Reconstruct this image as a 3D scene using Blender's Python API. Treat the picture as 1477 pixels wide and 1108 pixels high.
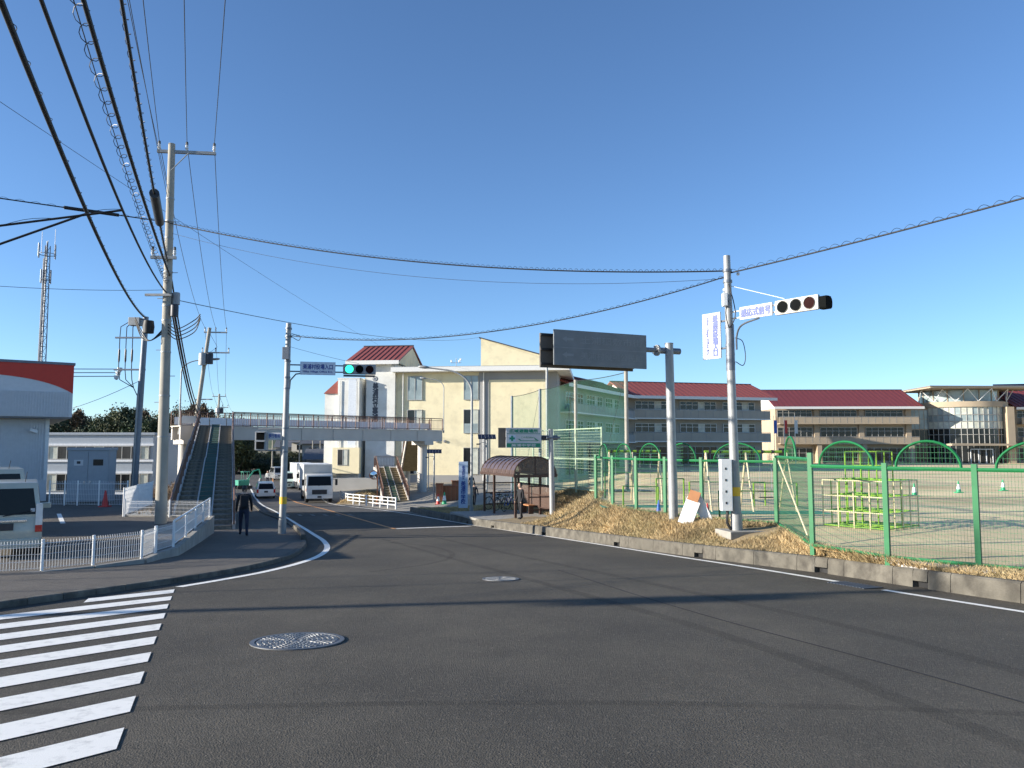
import bpy, bmesh, math, random
import numpy as np
from mathutils import Vector, Matrix
for o in list(bpy.data.objects): bpy.data.objects.remove(o, do_unlink=True)
S = bpy.context.scene
COL = S.collection
R = math.radians
random.seed(7); rng = np.random.default_rng(7)

# ---------------------------------------------------------------- camera, sky, sun, exposure
EYE = 1.65
PITCH = math.atan(91/1110.0)
cd = bpy.data.cameras.new('camera'); cam = bpy.data.objects.new('camera', cd); COL.objects.link(cam)
cam.location = (0, 0, EYE); cam.rotation_euler = (math.pi/2 + PITCH, 0, 0)
cd.sensor_fit = 'HORIZONTAL'; cd.sensor_width = 36.0; cd.lens = 36.0*1110/1477.0
cd.clip_start = 0.1; cd.clip_end = 9000
S.camera = cam
SUN_EL = R(15.0); LX, LY = 0.981, 0.195            # horizontal travel direction of the light
w = bpy.data.worlds.new('World'); S.world = w; w.use_nodes = True
nt = w.node_tree; bg = nt.nodes['Background']
sky = nt.nodes.new('ShaderNodeTexSky'); sky.sky_type = 'NISHITA'; sky.sun_disc = False
sky.sun_elevation = SUN_EL; sky.sun_rotation = math.atan2(-LX, -LY)
sky.altitude = 30; sky.air_density = 0.8; sky.dust_density = 0.15; sky.ozone_density = 4.3
nt.links.new(sky.outputs[0], bg.inputs[0]); bg.inputs[1].default_value = 0.118
sd = bpy.data.lights.new('sun', 'SUN'); sd.energy = 5.0; sd.angle = R(0.53); sd.color = (1.0, 0.93, 0.82)
sun = bpy.data.objects.new('sun', sd); COL.objects.link(sun)
ldir = Vector((LX*math.cos(SUN_EL), LY*math.cos(SUN_EL), -math.sin(SUN_EL)))
sun.rotation_euler = ldir.to_track_quat('-Z', 'Y').to_euler(); sun.location = (-40, -10, 30)
S.view_settings.view_transform = 'Standard'; S.view_settings.look = 'None'
S.view_settings.exposure = 0.95; S.view_settings.gamma = 1.0; S.view_settings.use_curve_mapping = False
S.render.engine = 'CYCLES'
S.cycles.max_bounces = 8; S.cycles.transparent_max_bounces = 24

# ---------------------------------------------------------------- measuring helpers
F_ = 1110.0; cp_, sp_ = math.cos(PITCH), math.sin(PITCH)
def P(u, v, d):                                    # a place at distance d along the street, from its bearing and height angle
    cx = (u-738.5)/F_; cy = (554.0-v)/F_
    t = d/(cp_-cy*sp_)
    return Vector((cx*t, d, EYE+(sp_+cy*cp_)*t))
KY = [-60,-10,0,9,13,20,29,36,50,67,90,120,200,600]
KZ = [3.2,.61,0,-.55,-.79,-1.18,-1.62,-1.98,-2.6,-3.12,-3.1,-2.6,-1.5,-1]
def zr(y): return float(np.interp(y, KY, KZ))      # height of the road
def G(u, v, dz=0.0):
    d = 1.0
    while d < 500 and P(u, v, d).z > zr(d)+dz: d *= 1.004
    return P(u, v, d)
LOT = -0.92; PLAY = -0.47; YARD = -2.3
RKX = [(-60,22.5),(-10,13.0),(0,10.7),(10.68,8.12),(11.95,7.79),(16.2,6.54),(22.31,3.83),(35.13,-1.36),(52.25,-6.92)]
def rkx(y): return float(np.interp(y, [a for a,b in RKX], [b for a,b in RKX]))
LKX = [(-60,-36),(0,-12.4),(8,-8.7),(11.59,-7.4),(13.26,-6.75),(15.0,-6.15),(17.2,-5.66),(20.0,-5.62),(22.55,-6.0),(24.95,-6.57),(30.38,-8.29),(37.53,-10.88),(47.58,-15.12),(69.58,-23.6),(77.5,-26.6),(110,-38.5),(140,-52)]
def lkx(y): return float(np.interp(y, [a for a,b in LKX], [b for a,b in LKX]))
RRX = RKX[:-1]+[(50.5,-6.6),(55.05,-9.0),(64.24,-14.3),(80,-19.5),(110,-30),(140,-43)]
def rrx(y): return float(np.interp(y, [a for a,b in RRX], [b for a,b in RRX]))
def sst(t):
    t = min(max(t, 0), 1); return t*t*(3-2*t)

# ---------------------------------------------------------------- materials
MATS = {}
def nmat(name, col, rough=0.7, metal=0.0, var=0.08, scale=6.0, bump=0.0, bscale=60.0, spec=0.5, alpha=1.0, emit=None, estr=0.0, dirt=None, dscale=1.5, damt=0.5, trans=0.0, island=0.0, coat=0.0):
    if name in MATS: return MATS[name]
    m = bpy.data.materials.new(name); m.use_nodes = True; t = m.node_tree; n = t.nodes; l = t.links
    b = n['Principled BSDF']
    b.inputs['Roughness'].default_value = rough; b.inputs['Metallic'].default_value = metal
    b.inputs['Specular IOR Level'].default_value = spec
    b.inputs['Alpha'].default_value = alpha
    b.inputs['Transmission Weight'].default_value = trans
    b.inputs['Coat Weight'].default_value = coat
    tc = n.new('ShaderNodeTexCoord')
    nz = n.new('ShaderNodeTexNoise'); nz.inputs['Scale'].default_value = scale; nz.inputs['Detail'].default_value = 5
    l.new(tc.outputs['Object'], nz.inputs['Vector'])
    mr = n.new('ShaderNodeMapRange'); mr.inputs[1].default_value = 0.3; mr.inputs[2].default_value = 0.7
    mr.inputs[3].default_value = 1-var; mr.inputs[4].default_value = 1+var
    l.new(nz.outputs[0], mr.inputs[0])
    mx = n.new('ShaderNodeVectorMath'); mx.operation = 'SCALE'; mx.inputs[0].default_value = col
    l.new(mr.outputs[0], mx.inputs['Scale'])
    out = mx.outputs[0]
    if island > 0:
        ge = n.new('ShaderNodeNewGeometry'); m2 = n.new('ShaderNodeMapRange'); m2.inputs[3].default_value = 1-island; m2.inputs[4].default_value = 1+island
        l.new(ge.outputs['Random Per Island'], m2.inputs[0])
        s2 = n.new('ShaderNodeVectorMath'); s2.operation = 'SCALE'; l.new(out, s2.inputs[0]); l.new(m2.outputs[0], s2.inputs['Scale']); out = s2.outputs[0]
    if dirt:
        n2 = n.new('ShaderNodeTexNoise'); n2.inputs['Scale'].default_value = dscale; n2.inputs['Detail'].default_value = 7; n2.inputs['Roughness'].default_value = 0.65
        l.new(tc.outputs['Object'], n2.inputs['Vector'])
        cr = n.new('ShaderNodeMapRange'); cr.inputs[1].default_value = 0.48; cr.inputs[2].default_value = 0.72; cr.inputs[4].default_value = damt
        l.new(n2.outputs[0], cr.inputs[0])
        mm = n.new('ShaderNodeMix'); mm.data_type = 'RGBA'; l.new(cr.outputs[0], mm.inputs[0]); l.new(out, mm.inputs[6]); mm.inputs[7].default_value = (*dirt, 1)
        out = mm.outputs[2]
    l.new(out, b.inputs['Base Color'])
    if bump > 0:
        n3 = n.new('ShaderNodeTexNoise'); n3.inputs['Scale'].default_value = bscale; n3.inputs['Detail'].default_value = 6
        l.new(tc.outputs['Object'], n3.inputs['Vector'])
        bp = n.new('ShaderNodeBump'); bp.inputs['Strength'].default_value = bump; bp.inputs['Distance'].default_value = 0.02
        l.new(n3.outputs[0], bp.inputs['Height']); l.new(bp.outputs[0], b.inputs['Normal'])
    if emit:
        b.inputs['Emission Color'].default_value = (*emit, 1); b.inputs['Emission Strength'].default_value = estr
    MATS[name] = m
    return m
def asphalt(name, base, patch, speck, bump, mark=0.0):
    m = bpy.data.materials.new(name); m.use_nodes = True; t = m.node_tree; n = t.nodes; l = t.links; b = n['Principled BSDF']
    tc = n.new('ShaderNodeTexCoord')
    def noise(sc, det=6, rough=0.6, vec=None):
        q = n.new('ShaderNodeTexNoise'); q.inputs['Scale'].default_value = sc; q.inputs['Detail'].default_value = det; q.inputs['Roughness'].default_value = rough
        l.new(vec or tc.outputs['Object'], q.inputs['Vector']); return q.outputs[0]
    def rng_(v, a, b_, c, d):
        q = n.new('ShaderNodeMapRange'); q.inputs[1].default_value = a; q.inputs[2].default_value = b_; q.inputs[3].default_value = c; q.inputs[4].default_value = d; l.new(v, q.inputs[0]); return q.outputs[0]
    def mix(f, a, c):
        q = n.new('ShaderNodeMix'); q.data_type = 'RGBA'; l.new(f, q.inputs[0])
        for i, v in ((6, a), (7, c)):
            if isinstance(v, tuple): q.inputs[i].default_value = (*v, 1)
            else: l.new(v, q.inputs[i])
        return q.outputs[2]
    mp = n.new('ShaderNodeMapping'); mp.inputs['Rotation'].default_value = (0, 0, R(-22)); mp.inputs['Scale'].default_value = (1.6, 0.10, 1); l.new(tc.outputs['Object'], mp.inputs['Vector'])
    c = mix(rng_(noise(0.28), .40, .62, 0, 1), base, patch)
    c = mix(rng_(noise(1.1, 4, .6, mp.outputs[0]), .45, .75, 0, .55), c, tuple(x*.68 for x in base))
    c = mix(rng_(noise(.75, 9, .75), .50, .66, 0, .55), c, tuple(x*.6 for x in base))
    c = mix(rng_(noise(2.2, 8, .7), .42, .70, 0, .5), c, tuple(x*.62 for x in base))
    vo = n.new('ShaderNodeTexVoronoi'); vo.inputs['Scale'].default_value = 70; l.new(tc.outputs['Object'], vo.inputs['Vector'])
    sp = n.new('ShaderNodeSeparateColor'); l.new(vo.outputs['Color'], sp.inputs[0])
    c = mix(rng_(sp.outputs[0], .80, 1.0, 0, .55), c, speck)
    c = mix(rng_(sp.outputs[1], .70, 1.0, 0, .6), c, tuple(x*.45 for x in base))
    vb = n.new('ShaderNodeTexVoronoi'); vb.inputs['Scale'].default_value = 15; l.new(tc.outputs['Object'], vb.inputs['Vector'])
    c = mix(rng_(vb.outputs['Distance'], .04, .17, .7, 0), c, tuple(x*.4 for x in base))
    l.new(c, b.inputs['Base Color']); b.inputs['Roughness'].default_value = .82; b.inputs['Specular IOR Level'].default_value = .35
    bp = n.new('ShaderNodeBump'); bp.inputs['Strength'].default_value = bump; bp.inputs['Distance'].default_value = .012
    ad = n.new('ShaderNodeMath'); ad.operation = 'ADD'; l.new(vo.outputs['Distance'], ad.inputs[0]); l.new(noise(160, 3), ad.inputs[1]); l.new(ad.outputs[0], bp.inputs['Height'])
    l.new(bp.outputs[0], b.inputs['Normal'])
    MATS[name] = m; return m
def paint(name, col, under, lo=.52, hi=.78, amt=.6, sc=14):
    m = bpy.data.materials.new(name); m.use_nodes = True; t = m.node_tree; n = t.nodes; l = t.links; b = n['Principled BSDF']
    tc = n.new('ShaderNodeTexCoord'); q = n.new('ShaderNodeTexNoise'); q.inputs['Scale'].default_value = sc; q.inputs['Detail'].default_value = 9; q.inputs['Roughness'].default_value = .75
    l.new(tc.outputs['Object'], q.inputs['Vector'])
    r = n.new('ShaderNodeMapRange'); r.inputs[1].default_value = lo; r.inputs[2].default_value = hi; r.inputs[4].default_value = amt; l.new(q.outputs[0], r.inputs[0])
    x = n.new('ShaderNodeMix'); x.data_type = 'RGBA'; l.new(r.outputs[0], x.inputs[0]); x.inputs[6].default_value = (*col, 1); x.inputs[7].default_value = (*under, 1)
    l.new(x.outputs[2], b.inputs['Base Color']); b.inputs['Roughness'].default_value = .75
    q2 = n.new('ShaderNodeTexNoise'); q2.inputs['Scale'].default_value = 120; l.new(tc.outputs['Object'], q2.inputs['Vector'])
    bp = n.new('ShaderNodeBump'); bp.inputs['Strength'].default_value = .35; bp.inputs['Distance'].default_value = .008; l.new(q2.outputs[0], bp.inputs['Height']); l.new(bp.outputs[0], b.inputs['Normal'])
    MATS[name] = m; return m
def netmat(name, col, solid):
    m = bpy.data.materials.new(name); m.use_nodes = True; t = m.node_tree; n = t.nodes; l = t.links; b = n['Principled BSDF']
    b.inputs['Base Color'].default_value = (*col, 1); b.inputs['Roughness'].default_value = .9
    tr = n.new('ShaderNodeBsdfTransparent'); mx = n.new('ShaderNodeMixShader')
    tc = n.new('ShaderNodeTexCoord'); q = n.new('ShaderNodeTexNoise'); q.inputs['Scale'].default_value = .8; l.new(tc.outputs['Object'], q.inputs['Vector'])
    r = n.new('ShaderNodeMapRange'); r.inputs[1].default_value = .3; r.inputs[2].default_value = .7; r.inputs[3].default_value = solid*.8; r.inputs[4].default_value = solid*1.2; l.new(q.outputs[0], r.inputs[0])
    l.new(r.outputs[0], mx.inputs[0]); l.new(tr.outputs[0], mx.inputs[1]); l.new(b.outputs[0], mx.inputs[2]); l.new(mx.outputs[0], n['Material Output'].inputs[0])
    MATS[name] = m; return m
def corrugated(name, col, freq, strength):
    m = nmat(name, col, .5, var=.04); t = m.node_tree; n = t.nodes; l = t.links
    tc = n.new('ShaderNodeTexCoord'); wv = n.new('ShaderNodeTexWave'); wv.inputs['Scale'].default_value = freq; wv.bands_direction = 'X'; l.new(tc.outputs['Object'], wv.inputs['Vector'])
    bp = n.new('ShaderNodeBump'); bp.inputs['Strength'].default_value = strength; bp.inputs['Distance'].default_value = .03; l.new(wv.outputs[0], bp.inputs['Height']); l.new(bp.outputs[0], n['Principled BSDF'].inputs['Normal'])
    return m
M = {}
M['asphalt'] = asphalt('asphalt', (.115,.101,.078), (.066,.059,.048), (.22,.19,.15), 1.0)
M['pale_asphalt'] = asphalt('pale_asphalt', (.125,.118,.108), (.098,.094,.088), (.21,.20,.18), .6)
M['lot_asphalt'] = asphalt('lot_asphalt', (.17,.148,.12), (.125,.11,.092), (.27,.24,.20), .6)
M['white_paint'] = paint('white_paint', (.92,.89,.81), (.18,.165,.145), .50, .80, .6, 7)
M['worn_paint'] = paint('worn_paint', (.26,.25,.24), (.07,.068,.066), .40, .58, .95, 14)
M['orange_paint'] = paint('orange_paint', (.66,.30,.10), (.12,.08,.06), .50, .75, .6, 12)
M['kerb'] = nmat('kerb', (.125,.113,.09), .92, var=.4, scale=2.5, bump=.9, bscale=30, dirt=(.058,.05,.04), dscale=2.6, damt=1.0, island=.1)
M['concrete'] = nmat('concrete', (.33,.31,.27), .88, var=.14, scale=4, bump=.3, bscale=45, dirt=(.20,.18,.155), dscale=1.2, damt=.55)
M['pole_concrete'] = nmat('pole_concrete', (.36,.335,.28), .85, var=.12, scale=3, bump=.15, bscale=50, dirt=(.30,.28,.24), dscale=1.5, damt=.5)
M['galv'] = nmat('galv', (.32,.325,.32), .55, .3, var=.12, scale=5, dirt=(.34,.34,.34), dscale=3, damt=.4)
M['galv_dark'] = nmat('galv_dark', (.17,.19,.22), .5, .3, var=.1)
M['dark_metal'] = nmat('dark_metal', (.045,.045,.05), .5, .3, var=.2)
M['black'] = nmat('black', (.012,.012,.013), .55)
M['rubber'] = nmat('rubber', (.018,.018,.019), .75)
M['white_metal'] = nmat('white_metal', (.78,.78,.76), .45, var=.05)
M['cream'] = nmat('cream', (.82,.72,.47), .85, var=.05, scale=.6, bump=.1, bscale=20, dirt=(.60,.52,.34), dscale=.8, damt=.7)
M['wall_white'] = nmat('wall_white', (.74,.73,.67), .85, var=.05, scale=.6, dirt=(.55,.53,.46), dscale=.7, damt=.6)
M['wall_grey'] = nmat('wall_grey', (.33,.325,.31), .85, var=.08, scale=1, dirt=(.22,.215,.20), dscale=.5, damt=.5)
M['wall_warm'] = nmat('wall_warm', (.37,.335,.28), .85, var=.08, scale=1, dirt=(.25,.225,.19), dscale=.5, damt=.6)
M['wall_tan'] = nmat('wall_tan', (.42,.335,.235), .85, var=.06, scale=.8, dirt=(.34,.29,.22), dscale=.5, damt=.4)
M['fascia'] = nmat('fascia', (.74,.73,.69), .6, var=.04)
M['roof_red'] = nmat('roof_red', (.30,.075,.055), .55, var=.1, scale=1.5)
M['roof_maroon'] = nmat('roof_maroon', (.185,.04,.042), .55, var=.1, scale=1.5)
M['roof_dark'] = nmat('roof_dark', (.06,.065,.08), .5)
M['roof_rib'] = nmat('roof_rib', (.16,.035,.03), .5)
M['glass'] = nmat('glass', (.016,.019,.021), .12, var=.3, scale=.5, spec=.5)
M['glass_pale'] = nmat('glass_pale', (.30,.36,.36), .15, var=.25, scale=.7, spec=.7)
M['curtain'] = nmat('curtain', (.55,.56,.47), .5, var=.25, scale=1.2, spec=.6)
M['frame'] = nmat('frame', (.42,.41,.38), .5, .2)
M['fence_green'] = nmat('fence_green', (.014,.165,.052), .5, var=.12, scale=4)
M['mesh_green'] = nmat('mesh_green', (.03,.17,.065), .6, var=.1)
M['pale_green'] = nmat('pale_green', (.36,.46,.31), .6, var=.1)
M['lime'] = nmat('lime', (.19,.36,.03), .5, var=.15, scale=3)
M['leg_cream'] = nmat('leg_cream', (.66,.56,.36), .5, var=.1)
M['tetsu_green'] = nmat('tetsu_green', (.05,.15,.05), .5, var=.15)
M['net'] = netmat('net', (.05,.17,.10), .20)
M['sand'] = nmat('sand', (.76,.60,.34), .95, var=.16, scale=.35, bump=.3, bscale=20, dirt=(.30,.215,.10), dscale=.075, damt=.9)
M['yard'] = nmat('yard', (.30,.27,.22), .9, var=.15, scale=.5, bump=.2, bscale=25)
M['soil'] = nmat('soil', (.27,.20,.11), .95, var=.3, scale=2.5, bump=.6, bscale=30, dirt=(.36,.28,.16), dscale=1, damt=.7)
M['dry_grass'] = nmat('dry_grass', (.45,.335,.175), .85, var=.35, scale=.9, island=.55, dirt=(.30,.27,.13), dscale=.6, damt=.6)
M['gravel'] = nmat('gravel', (.40,.37,.33), .9, var=.3, scale=40, bump=.8, bscale=60, island=.4)
M['brown_steel'] = nmat('brown_steel', (.075,.043,.032), .5, .2, var=.15)
M['brown_poly'] = nmat('brown_poly', (.10,.065,.052), .18, var=.2, scale=2, spec=.7)
M['brown_rail'] = nmat('brown_rail', (.16,.085,.055), .55, var=.2, scale=5)
M['bridge_white'] = nmat('bridge_white', (.53,.49,.435), .6, var=.06, scale=1, dirt=(.45,.40,.34), dscale=.7, damt=.35)
M['step'] = nmat('step', (.24,.215,.165), .9, var=.4, scale=5, bump=.4, dirt=(.06,.055,.045), dscale=3.0, damt=.9)
M['ramp_green'] = nmat('ramp_green', (.03,.078,.048), .8, var=.2, scale=2)
M['step_tan'] = nmat('step_tan', (.33,.25,.13), .85, var=.2, scale=4, dirt=(.16,.12,.07), dscale=3, damt=.5)
M['store_white'] = nmat('store_white', (.66,.67,.68), .5, var=.04)
M['store_red'] = nmat('store_red', (.62,.035,.015), .4, var=.04)
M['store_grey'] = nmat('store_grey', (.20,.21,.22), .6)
M['cabinet'] = nmat('cabinet', (.29,.32,.35), .45, var=.05)
M['office'] = nmat('office', (.36,.40,.44), .6, var=.05)
M['office_white'] = nmat('office_white', (.80,.81,.82), .6)
M['sign_white'] = nmat('sign_white', (.56,.57,.58), .7, var=.03, spec=.1)
M['sign_blue'] = nmat('sign_blue', (.015,.05,.28), .5)
M['sign_pale'] = nmat('sign_pale', (.50,.60,.74), .4, var=.04)
M['sign_green'] = nmat('sign_green', (.01,.22,.13), .4, var=.04)
M['board'] = nmat('board', (.17,.185,.195), .55, var=.12, scale=3, bump=.1, bscale=80)
M['board_text'] = nmat('board_text', (.225,.245,.255), .5)
M['board_back'] = nmat('board_back', (.13,.11,.09), .7)
M['yellow'] = nmat('yellow', (.80,.48,.03), .5, var=.05)
M['orange'] = nmat('orange', (.62,.18,.05), .5)
M['red'] = nmat('red', (.55,.03,.025), .4)
M['blue'] = nmat('blue', (.03,.12,.50), .5)
M['cone_green'] = nmat('cone_green', (.02,.32,.14), .5)
M['lens_dark'] = nmat('lens_dark', (.006,.007,.007), .8, spec=.06)
M['lens_red'] = nmat('lens_red', (.022,.004,.004), .75, spec=.12)
M['lens_lit'] = nmat('lens_lit', (.0,.5,.3), .3, emit=(.03,1.0,.45), estr=1.5)
M['signal_white'] = nmat('signal_white', (.62,.60,.54), .7, var=.04, spec=.1)
M['signal_grey'] = nmat('signal_grey', (.30,.31,.32), .5)
M['solar'] = nmat('solar', (.012,.015,.03), .15, var=.3, scale=8)
M['brick'] = nmat('brick', (.30,.11,.055), .85, var=.25, scale=5, island=.2)
M['iron'] = nmat('iron', (.16,.165,.175), .5, .55, var=.25, scale=9)
M['bark'] = nmat('bark', (.11,.085,.06), .9, var=.3)
M['leaf_dark'] = nmat('leaf_dark', (.035,.055,.024), .7, var=.3, scale=.4, island=.5)
M['leaf_olive'] = nmat('leaf_olive', (.075,.085,.03), .7, var=.3, scale=.4, island=.5)
M['leaf_brown'] = nmat('leaf_brown', (.10,.065,.032), .7, var=.3, scale=.4, island=.5)
M['leaf_dry'] = nmat('leaf_dry', (.22,.15,.09), .8, var=.3, scale=.6, island=.5)
M['ground'] = nmat('ground', (.20,.16,.09), .95, var=.3, scale=.12, dirt=(.10,.11,.05), dscale=.05, damt=.8)
M['hill'] = nmat('hill', (.05,.07,.05), .95, var=.3, scale=.02)
M['car_white'] = nmat('car_white', (.78,.78,.75), .25, var=.02, coat=.6)
M['car_champagne'] = nmat('car_champagne', (.44,.45,.38), .28, var=.02, coat=.6)
M['car_silver'] = nmat('car_silver', (.42,.43,.44), .25, .4, var=.02, coat=.5)
M['car_mint'] = nmat('car_mint', (.55,.68,.60), .28, var=.02, coat=.5)
M['car_glass'] = nmat('car_glass', (.010,.012,.014), .12, spec=.22)
M['tail'] = nmat('tail', (.50,.015,.012), .2)
M['lamp_glass'] = nmat('lamp_glass', (.70,.70,.68), .15)
M['chrome'] = nmat('chrome', (.6,.6,.6), .2, .9)
M['box_grey'] = nmat('box_grey', (.52,.53,.53), .45, var=.05)
M['machine_green'] = nmat('machine_green', (.03,.26,.17), .5)
M['skin'] = nmat('skin', (.52,.33,.24), .6)
M['hair'] = nmat('hair', (.015,.012,.01), .5)
M['cloth_black'] = nmat('cloth_black', (.014,.014,.017), .85, var=.3, scale=9)
M['cloth_navy'] = nmat('cloth_navy', (.016,.022,.045), .85, var=.3, scale=9)
M['cloth_white'] = nmat('cloth_white', (.65,.65,.62), .85)
M['cable'] = nmat('cable', (.010,.010,.011), .6)
M['wire'] = nmat('wire', (.035,.037,.042), .5)
M['porcelain'] = nmat('porcelain', (.75,.75,.73), .2)
M['tile_grey'] = nmat('tile_grey', (.12,.125,.135), .6, var=.2)
M['house_wall'] = nmat('house_wall', (.45,.42,.36), .85)
M['mat_green'] = nmat('mat_green', (.06,.24,.17), .85, var=.2)
M['wood'] = nmat('wood', (.42,.19,.08), .7)
M['mirror'] = nmat('mirror', (.75,.78,.8), .05, 1.0)

# ---------------------------------------------------------------- mesh helpers
class MB:
    def __init__(s): s.v = []; s.f = []
    def add(s, vs, fs):
        k = len(s.v); s.v += [tuple(a) for a in vs]; s.f += [tuple(i+k for i in q) for q in fs]; return s
    def box(s, c, d, rz=0.0, mt=None):
        x, y, z = d[0]/2, d[1]/2, d[2]/2
        vs = [Vector((a*x, b*y, e*z)) for e in (-1,1) for b in (-1,1) for a in (-1,1)]
        if mt is None: mt = Matrix.Rotation(rz, 3, 'Z')
        vs = [mt @ q + Vector(c) for q in vs]
        return s.add(vs, [(0,2,3,1),(4,5,7,6),(0,1,5,4),(2,6,7,3),(0,4,6,2),(1,3,7,5)])
    def b2(s, x0, x1, y0, y1, z0, z1): return s.box(((x0+x1)/2,(y0+y1)/2,(z0+z1)/2), (abs(x1-x0),abs(y1-y0),abs(z1-z0)))
    def tube(s, p, q, r, r2=None, n=8, caps=True):
        p = Vector(p); q = Vector(q); r2 = r if r2 is None else r2
        a = (q-p).normalized(); u = a.cross(Vector((0,0,1)))
        if u.length < 1e-4: u = Vector((1,0,0))
        u.normalize(); w_ = u.cross(a)
        vs = []
        for c, rr in ((p, r), (q, r2)):
            for i in range(n):
                an = 2*math.pi*i/n; vs.append(c+(u*math.cos(an)+w_*math.sin(an))*rr)
        fs = [(i, (i+1) % n, n+(i+1) % n, n+i) for i in range(n)]
        if caps: fs += [tuple(range(n-1,-1,-1)), tuple(range(n, 2*n))]
        return s.add(vs, fs)
    def path(s, pts, r, n=6, taper=None, closed=False):
        pts = [Vector(p) for p in pts]; N = len(pts); vs = []; fs = []
        up = Vector((0,0,1)); pu = None
        for i, p in enumerate(pts):
            a = (pts[(i+1) % N] if (closed or i < N-1) else p) - (pts[i-1] if (closed or i > 0) else p); a.normalize()
            u = a.cross(up) if pu is None else pu-a*pu.dot(a)
            if u.length < 1e-3: u = a.cross(Vector((1,0,0)))
            u.normalize(); pu = u; w_ = u.cross(a)
            rr = r if taper is None else r+(taper-r)*i/(N-1)
            for k in range(n):
                an = 2*math.pi*k/n; vs.append(p+(u*math.cos(an)+w_*math.sin(an))*rr)
        for i in range(N if closed else N-1):
            j = (i+1) % N
            for k in range(n): fs.append((i*n+k, i*n+(k+1) % n, j*n+(k+1) % n, j*n+k))
        if not closed: fs += [tuple(range(n-1,-1,-1)), tuple(range((N-1)*n, N*n))]
        return s.add(vs, fs)
    def prism(s, poly, ext):
        poly = [Vector(p) for p in poly]; e = Vector(ext); n = len(poly)
        return s.add(poly+[p+e for p in poly], [tuple(range(n-1,-1,-1)), tuple(range(n, 2*n))]+[(i,(i+1) % n,n+(i+1) % n,n+i) for i in range(n)])
    def quad(s, *p): return s.add(p, [tuple(range(len(p)))])
    def lathe(s, prof, c=(0,0,0), n=16, axis='z'):
        vs = []; fs = []; c = Vector(c); m_ = len(prof)
        for i in range(n):
            a = 2*math.pi*i/n
            for r, h in prof:
                if axis == 'z': q = (r*math.cos(a), r*math.sin(a), h)
                elif axis == 'y': q = (r*math.cos(a), h, r*math.sin(a))
                else: q = (h, r*math.cos(a), r*math.sin(a))
                vs.append(c+Vector(q))
        for i in range(n):
            j = (i+1) % n
            for k in range(m_-1): fs.append((i*m_+k, j*m_+k, j*m_+k+1, i*m_+k+1))
        return s.add(vs, fs)
    def xf(s, mt): s.v = [tuple(mt @ Vector(q)) for q in s.v]; return s
    def mesh(s, name, mat, smooth=0, bevel=0.0, fixn=True):
        me = bpy.data.meshes.new(name); me.from_pydata(s.v, [], s.f); me.materials.append(mat)
        if fixn or bevel:
            bm = bmesh.new(); bm.from_mesh(me)
            if fixn: bmesh.ops.recalc_face_normals(bm, faces=bm.faces)
            if bevel: bmesh.ops.bevel(bm, geom=[e for e in bm.edges], offset=bevel, segments=2, profile=.7, affect='EDGES', clamp_overlap=True)
            bm.to_mesh(me); bm.free()
        if smooth:
            me.polygons.foreach_set('use_smooth', [True]*len(me.polygons)); me.set_sharp_from_angle(angle=R(smooth))
        return me
    def build(s, name, mat, parent=None, smooth=0, bevel=0.0, world=False, fixn=True, kind=None):
        if world and parent is not None:
            s.xf(Matrix.LocRotScale(parent.location, parent.rotation_euler, None).inverted())
        o = bpy.data.objects.new(name, s.mesh(name, M[mat] if isinstance(mat, str) else mat, smooth, bevel, fixn)); COL.objects.link(o)
        if parent is not None: o.parent = parent
        if kind: o['kind'] = kind
        return o
def tag(o, label, cat, group=None):
    o['label'] = label; o['category'] = cat
    if group: o['group'] = group
    return o
def thing(name, label, cat, loc=(0,0,0), rz=0.0, group=None):
    o = bpy.data.objects.new(name, None); COL.objects.link(o); o.location = loc; o.rotation_euler = (0,0,rz); o.empty_display_size = .2
    return tag(o, label, cat, group)
def struct(o): o['kind'] = 'structure'; return o
def linkmesh(name, me, parent, loc=(0,0,0), rot=(0,0,0), scale=(1,1,1)):
    o = bpy.data.objects.new(name, me); COL.objects.link(o); o.parent = parent; o.location = loc; o.rotation_euler = rot; o.scale = scale; return o
def dup(root, loc, rz=0.0, label=None, scale=None):
    r = root.copy(); COL.objects.link(r); r.location = loc; r.rotation_euler = (0,0,rz)
    if scale: r.scale = (scale,)*3
    if label: r['label'] = label
    for ch in list(root.children):
        c = ch.copy(); COL.objects.link(c); c.parent = r
        for g in ch.children:
            d = g.copy(); COL.objects.link(d); d.parent = c
    return r
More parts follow.
